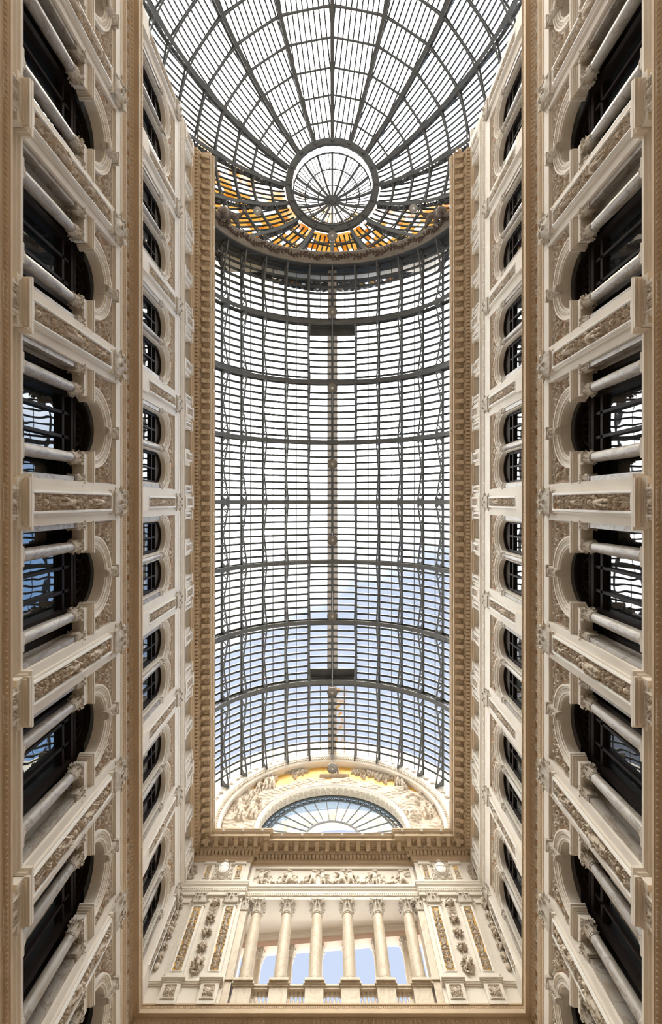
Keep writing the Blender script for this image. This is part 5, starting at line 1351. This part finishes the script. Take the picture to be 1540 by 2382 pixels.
def small_panel(seed):
    m = MB(); m.box((0, -.26, 25.78), (.05, .26, 27.02)); m.box((0, -.30, 26.98), (.10, .30, 27.12)); frame_bars(m, .26, 26.0, 26.86, .05, .05, .03); out = [('block', m.build('block', 'cream', link=False, off=(0, 0, 25.8)))]
    g = MB(); g.box((.05, -.13, 26.0), (.056, .13, 26.86)); out.append(('panel_ground', g.build('panel_ground', 'goldleaf', link=False, off=(0, 0, 25.8))))
    r = candelabra(.255, .85, seed, .05, .014); q = MB(); r.emit(q, wallmap(.055, 0, 26.005)); out.append(('panel_carving', q.build('panel_carving', 'relief', link=False, off=(0, 0, 25.8), smooth=80))); return out
spv = [small_panel(5), small_panel(8)]
for i, x in enumerate((-6.38, -4.80, 4.80, 6.38)):
    t = thing('frieze_panel', 'small upright carved panel beside a coat of arms, %s from the left' % ORD[i], 'panel', eloc(x, 25.8, .25), RZE, 'small carved panels beside the coats of arms'); put_parts(t, spv[i % 2])
for d, nm in ((-1, 'left'), (1, 'right')):
    t = thing('foliage_spray', 'small carved leaf spray in the %s corner of the end wall frieze' % nm, 'carving', eloc(d*7.15, 26.4, .25), RZE)
    for q, (y, z) in enumerate(((0, -.3), (.05, .05), (-.02, .35))): o = put('leaves', bv[q][0], t, (0, -d*y, z)); o.scale = (.8, .8, .8)
    m = MB(); m.tube([(.03, .0, -.5), (.04, .03, 0), (.03, 0, .5)], .025, 6); m.build('stem', 'relief', t)

# putti frieze
def putto(pose):
    arm = [((.02, .20, .62), (.06, .34, .72), (.05, .46, .80)), ((.02, .19, .60), (.10, .26, .46), (.16, .16, .40)), ((.02, .2, .62), (.05, .30, .80), (.05, .20, .95))][pose % 3]
    arm2 = [((.02, -.20, .62), (.08, -.30, .48), (.12, -.38, .38)), ((.02, -.20, .62), (.05, -.34, .72), (.06, -.46, .72)), ((.02, -.2, .6), (.10, -.28, .46), (.14, -.20, .36))][pose % 3]
    st = (.06, .13, .09)[pose % 3]
    J = {'pelvis': ((.04, 0, .40), .115), 'belly': ((.07, 0, .50), .125), 'chest': ((.05, .01, .62), .115), 'neck': ((.05, .02, .71), .055), 'head': ((.08, .03, .81), .105), 'crown': ((.07, .03, .87), .08),
         'kl': ((.09, st, .22), .072), 'al': ((.05, st*1.2, .06), .045), 'tl': ((.11, st*1.4, .02), .035), 'kr': ((.07, -st - .04, .22), .072), 'ar': ((.03, -st*1.5 - .03, .06), .045), 'tr': ((.09, -st*1.6 - .06, .02), .035),
         's1': ((.04, .11, .645), .06), 'e1': (arm[1], .042), 'h1': (arm[2], .036), 's2': ((.04, -.11, .645), .06), 'e2': (arm2[1], .042), 'h2': (arm2[2], .036)}
    E = [('pelvis', 'belly'), ('belly', 'chest'), ('chest', 'neck'), ('neck', 'head'), ('head', 'crown'), ('pelvis', 'kl'), ('kl', 'al'), ('al', 'tl'), ('pelvis', 'kr'), ('kr', 'ar'), ('ar', 'tr'), ('chest', 's1'), ('s1', 'e1'), ('e1', 'h1'), ('chest', 's2'), ('s2', 'e2'), ('e2', 'h2')]
    me = skinned('putto', J, E, 'pelvis'); me.materials.append(M['putti']); return me
pm = [putto(k) for k in range(3)]
ph = MB(); rg = random.Random(2)
for k in range(16): a = rg.uniform(-.2, PI + .2); ph.ball((.08 + rg.uniform(-.07, .05), .03 + .10*math.cos(a), .85 + .085*math.sin(a)), rg.uniform(.025, .04), 6, 5)
ph.ball((.185, .03, .80), (.018, .014, .02), 6, 5)
for d in (-1, 1): ph.ball((.17, .03 + d*.035, .82), (.012, .014, .010), 5, 4); ph.ball((.165, .03 + d*.045, .785), (.03, .03, .028), 6, 5)
ph.ball((.175, .03, .762), (.01, .022, .008), 6, 4); ph_me = ph.build('curls_and_face', 'putti', link=False, smooth=70)
t = thing('putti_frieze', 'long framed relief of dancing cherubs holding garlands above the colonnade', 'relief', eloc(0, 25.86, 0), RZE)
px = [-3.62, -2.20, -.98, -.48, .50, .92, 2.16, 3.58]
wing = MB()
for d in (-1, 1):
    for q in range(4): leaf3d(wing, (.0, d*.10, .62), np.array((.1, d*math.cos(.2 + q*.28), math.sin(.2 + q*.28)))/1.005, np.array((1.0, 0, 0)), .30 - q*.03, .05)
wing_me = wing.build('wings', 'putti', link=False)
for i, x in enumerate(px):
    o = put('putto', pm[i % 3], t, (.02, x, .02)); o.rotation_euler = (0, 0, (-.25, .3, .1, -.3, .2, -.1, .25, -.2)[i]); o.scale = (1, (1, -1)[i % 2], 1.04)
    f = put('curls_and_face', ph_me, o)
    if i in (1, 4, 6, 0): w_ = put('wings', wing_me, o)
rg = random.Random(8)
for a, b in ((0, 1), (1, 2), (3, 4), (5, 6), (6, 7)):
    m = MB(); xa, xb = px[a] + .12, px[b] - .12
    for k in range(60):
        q = rg.random(); m.ball((.05 + rg.uniform(0, .09), xa + (xb - xa)*q, .28 - .20*math.sin(q*PI) + rg.uniform(-.06, .06)), rg.uniform(.028, .05), 6, 5)
    m.build('swag', 'relief', t, smooth=70)
    m = MB()
    for d in (-1, 1):
        xm = (xa + xb)/2 + d*.15; m.ribbon([(.03 + .02*math.sin(q*9), xm + d*q*.34, .48 + .12*math.sin(q*8) + q*.15) for q in np.linspace(0, 1, 14)], .07, .02, (0, -.5, .86))
    m.build('fluttering_ribbon', 'relief', t)
m = MB(); m.box((-.02, -4.0, 0), (.012, 4.0, 1.12)); m.build('panel_field', 'cream', t)

# ------------------------------------------------------------------ lunette relief under the vault
TC, FC = 32.9, 32.4                             # centres of the outer and of the inner arch
t = thing('outer_arch', 'wide moulded arch with egg and leaf bands framing the gold relief under the vault end', 'arch', (0, 20.0, 29.0)); off = (0, 20.0, 29.0)
m = MB(); m.ring([(7.02, 20.55), (7.02, 20.06), (7.10, 20.02), (7.14, 20.02), (7.16, 19.99), (7.42, 19.94), (7.46, 19.90), (7.52, 19.90), (7.56, 19.88), (7.70, 19.88), (7.72, 19.96), (9.9, 19.98), (9.9, 20.55)], (0, 0, TC), a0=-.42, a1=PI + .42, k=72); m.build('moulding', 'cream', t, off, smooth=25)
m = MB()
for k in range(150):
    q = -.25 + (PI + .5)*(k + .5)/150; er = np.array((math.cos(q), 0, math.sin(q))); et = np.array((-math.sin(q), 0, math.cos(q)))
    m.obox(er*7.29 + np.array((0, 19.955, TC)), (er, et, (0, 1, 0)), (.10, .035, .03)); m.ball(er*7.29 + et*.075 + np.array((0, 19.955, TC)), (.055, .04, .055), 6, 5)
m.build('egg_band', 'relief', t, off, smooth=50)
r = running_vine(8.0*PI*1.02, .42, 17, .06, .035, per=.62); m = MB()
r.emit(m, lambda U, V, H: np.stack([(7.80 + V)*np.sin(U/8.0), 19.97 - H, TC + (7.80 + V)*np.cos(U/8.0)], -1)); m.build('leaf_band', 'relief', t, off, smooth=80)

t = thing('lunette_relief', 'half round relief of figures, trees and rocks on gold ground above the fan window', 'relief', (0, 20.5, 29.0)); off = (0, 20.5, 29.0)
m = MB(); m.ring([(4.75, 20.50), (7.05, 20.50), (7.05, 20.56), (4.75, 20.56)], (0, 0, TC), a0=-.30, a1=PI + .30, k=60); m.build('gold_ground', 'goldleaf', t, off)
r = Relief(14.2, 8.1, .04, 77); Y0 = -1.0       # u = X, v = height above TC + Y0
yy = lambda v: v - Y0
X, Y = np.meshgrid(r.u, r.v); RR = np.hypot(X, Y + Y0); AN = np.arctan2(Y + Y0, X)
rs = np.random.RandomState(5)
def vnoise(sx, sy):
    n = np.zeros_like(X)
    for k in range(1, 7):
        a, b, c = rs.uniform(-1, 1, 3); n += np.sin(X*sx*k*a*2 + Y*sy*k*b*2 + c*9)/k
    return n
roc = vnoise(2.0, 2.4)
lim = np.interp(AN, [0, .35, .62, .80, .95, 1.25, 1.57, 1.9, 2.2, 2.42, 2.62, PI], [7.2, 7.2, 6.6, 5.8, 5.4, 5.25, 5.2, 5.25, 5.35, 5.6, 7.2, 7.2]) + roc*.06
ground = (RR < lim)
r.H = np.where(ground, .10 + .035*roc + .05*np.abs(np.sin(Y*5 + roc*2)), 0); r.H = np.where(ground, np.clip(r.H, .03, .3), 0)
def tree(x, v, S, seed):
    rg = random.Random(seed)
    for q in (-.2, .12): r.stroke([(x + q*S*k/10*1.2 + .03*math.sin(k), yy(v + S*.55*k/10)) for k in range(11)], .06, .04, .22)
    for k in range(70): a, q = rg.uniform(0, 2*PI), math.sqrt(rg.random()); r.leaf(x + S*.62*q*math.cos(a), yy(v + S*.70 + S*.24*q*math.sin(a)), .22, .08, rg.uniform(0, 2*PI), rg.uniform(.15, .3))
tree(-2.75, 5.25, 1.35, 1); tree(2.35, 5.25, 1.35, 2); tree(3.4, 4.95, 1.3, 3); tree(3.9, 4.6, 1.2, 4)
for (x, v, S, ln, fl) in ((-4.85, 3.5, 1.75, .05, 1), (-4.25, 3.7, 1.7, -.1, -1), (-5.35, 3.2, 1.4, .1, 1), (.15, 5.5, 1.15, .15, 1), (4.75, 4.1, 1.35, .1, -1), (5.15, 3.6, 1.4, -.1, 1), (6.15, .35, 2.0, -.05, 1), (6.45, .3, 1.6, .05, -1),
                     (-6.25, .1, 1.9, .12, 1), (-5.8, .0, 1.8, -.1, -1), (-5.45, .3, 1.9, .1, 1), (-6.05, 1.1, 1.5, -.2, -1), (-5.5, 1.3, 1.6, .2, 1), (-5.05, .2, 1.5, .0, -1), (-5.75, 2.1, 1.4, .1, 1)):
    r.figure(x, yy(v), S, .36, ln, fl)
for k in range(9): r.stroke([(5.2 + k*.11, yy(2.72 + .25*math.sin(k*.5)))], .17, .17, .3)       # reclining figure
r.dome(6.15, yy(3.1), .14, .14, .34)
for k in range(60):
    a = r.rng.uniform(0, 2*PI); q = r.rng.random(); r.leaf(5.35 + .42*q*math.cos(a), yy(.65 + .55*q*math.sin(a)), .24, .09, r.rng.uniform(0, 6.3), .28)
r.stroke([(-.9 + k*.1, yy(5.62)) for k in range(22)], .07, .07, .24); r.stroke([(-.8 + k*.1, yy(5.50)) for k in range(20)], .06, .06, .3)
for k in range(14): a = -6.5 + k*.13; r.stroke([(a + .02*j*(k % 3 - 1), yy(1.0 + j*.12 + (k % 4)*.2)) for j in range(9)], .022, .022, .34)    # lances
r.mask(lambda X, Y: (np.hypot(X, Y + Y0) < 6.99) & (np.hypot(X, Y + Y0 + TC - FC) > 4.92))
m = MB(); r.emit(m, lambda U, V, H: np.stack([U, 20.50 - H, TC + Y0 + V], -1)); m.build('figures_and_landscape', 'relief', t, off, smooth=80)

t = thing('inner_arch', 'plain inner arch with a leaf carved soffit round the fan window', 'arch', (0, 20.4, 30.0)); off = (0, 20.4, 30.0)
m = MB(); m.ring([(4.70, 21.2), (4.70, 20.36), (4.74, 20.32), (4.86, 20.32), (4.90, 20.36), (4.92, 20.40), (5.02, 20.42), (5.03, 20.56), (5.6, 20.58), (5.6, 21.2)], (0, 0, FC), a0=-.3, a1=PI + .3, k=60); m.build('moulding', 'cream', t, off, smooth=25)
m = MB()
for k in range(110):
    q = -.1 + (PI + .2)*(k + .5)/110; er = np.array((math.cos(q), 0, math.sin(q))); et = np.array((-math.sin(q), 0, math.cos(q))); m.obox(er*4.97 + np.array((0, 20.39, FC)), (er, et, (0, 1, 0)), (.035, .035, .04))
m.build('dentil_band', 'relief', t, off)
r = running_vine(4.7*PI*1.02, .5, 23, .045, .028, per=.42); m = MB()
r.emit(m, lambda U, V, H: np.stack([(4.70 - H)*np.sin(U/4.7), 20.50 + V, FC + (4.70 - H)*np.cos(U/4.7)], -1)); m.build('leaf_soffit', 'relief', t, off, smooth=80)

t = thing('fan_window', 'half round fan window with iron roundel border and radiating bars', 'window', (0, 21.15, 30.0)); off = (0, 21.15, 30.0)
m = MB(); m.ring([(4.10, 21.20), (4.10, 21.10), (4.16, 21.08), (4.18, 21.12), (4.18, 21.20)], (0, 0, FC), a0=-.2, a1=PI + .2, k=48); m.ring([(4.60, 21.22), (4.60, 21.08), (4.72, 21.08), (4.72, 21.22)], (0, 0, FC), a0=-.2, a1=PI + .2, k=48); m.build('border_rails', 'iron_dark', t, off)
NR = 30
for k in range(NR):
    q = PI*(k + .5)/NR; c = np.array((4.39*math.cos(q), 21.14, FC + 4.39*math.sin(q))); er = np.array((math.cos(q), 0, math.sin(q))); et = np.array((-math.sin(q), 0, math.cos(q))); b = MB()
    b.tube([c + er*.165*math.cos(a) + et*.165*math.sin(a) for a in np.linspace(0, 2*PI, 15)], .022, 5, False)
    for a in (-.9, 0, .9): leaf3d(b, c - er*.13, er*math.cos(a) + et*math.sin(a), np.array((0, -1.0, 0)), .24, .045)
    b.bar(c - er*.2 + et*.23, c + er*.2 + et*.23, .03, .04, (0, 1, 0)); b.build('roundel', 'iron_dark', t, off)
for k in range(1, 15):
    q = PI*k/15; b = MB(); b.bar((1.78*math.cos(q), 21.15, FC + 1.78*math.sin(q)), (4.12*math.cos(q), 21.15, FC + 4.12*math.sin(q)), .055, .08, (0, 1, 0)); b.build('radial_bar', 'iron', t, off)
m = MB(); m.ring([(1.72, 21.20), (1.72, 21.08), (1.80, 21.08), (1.80, 21.20)], (0, 0, FC), a0=-.2, a1=PI + .2, k=32); m.build('inner_ring', 'iron', t, off)
m = MB(); a = np.linspace(-.2, PI + .2, 49); m.grid([[(R_*math.cos(q), 21.17, FC + R_*math.sin(q)) for q in a] for R_ in (1.76, 4.65)]); m.build('glass', 'glass_fan', t, off)
m = MB()
for sgn in (-1, 1):
    a0, a1 = sorted((sgn*7.03, sgn*9.6)); m.box((a0, 20.03, 28.4), (a1, 20.6, TC - 2.5))
m.box((-9.6, YE + .3, 28.4), (9.6, 21.3, 28.7)); o = m.build('wall_lunette_base', 'cream', kind='structure'); o.location = (0, 0, CZ)
# arch of the street front seen through the fan window
m = MB(); m.ring([(5.0, 23.2), (5.0, 23.9), (6.4, 23.9), (6.4, 23.2)], (.6, 0, 32.6), k=40); o = m.build('wall_street', 'rosy', kind='structure'); o.location = (0, 0, CZ)
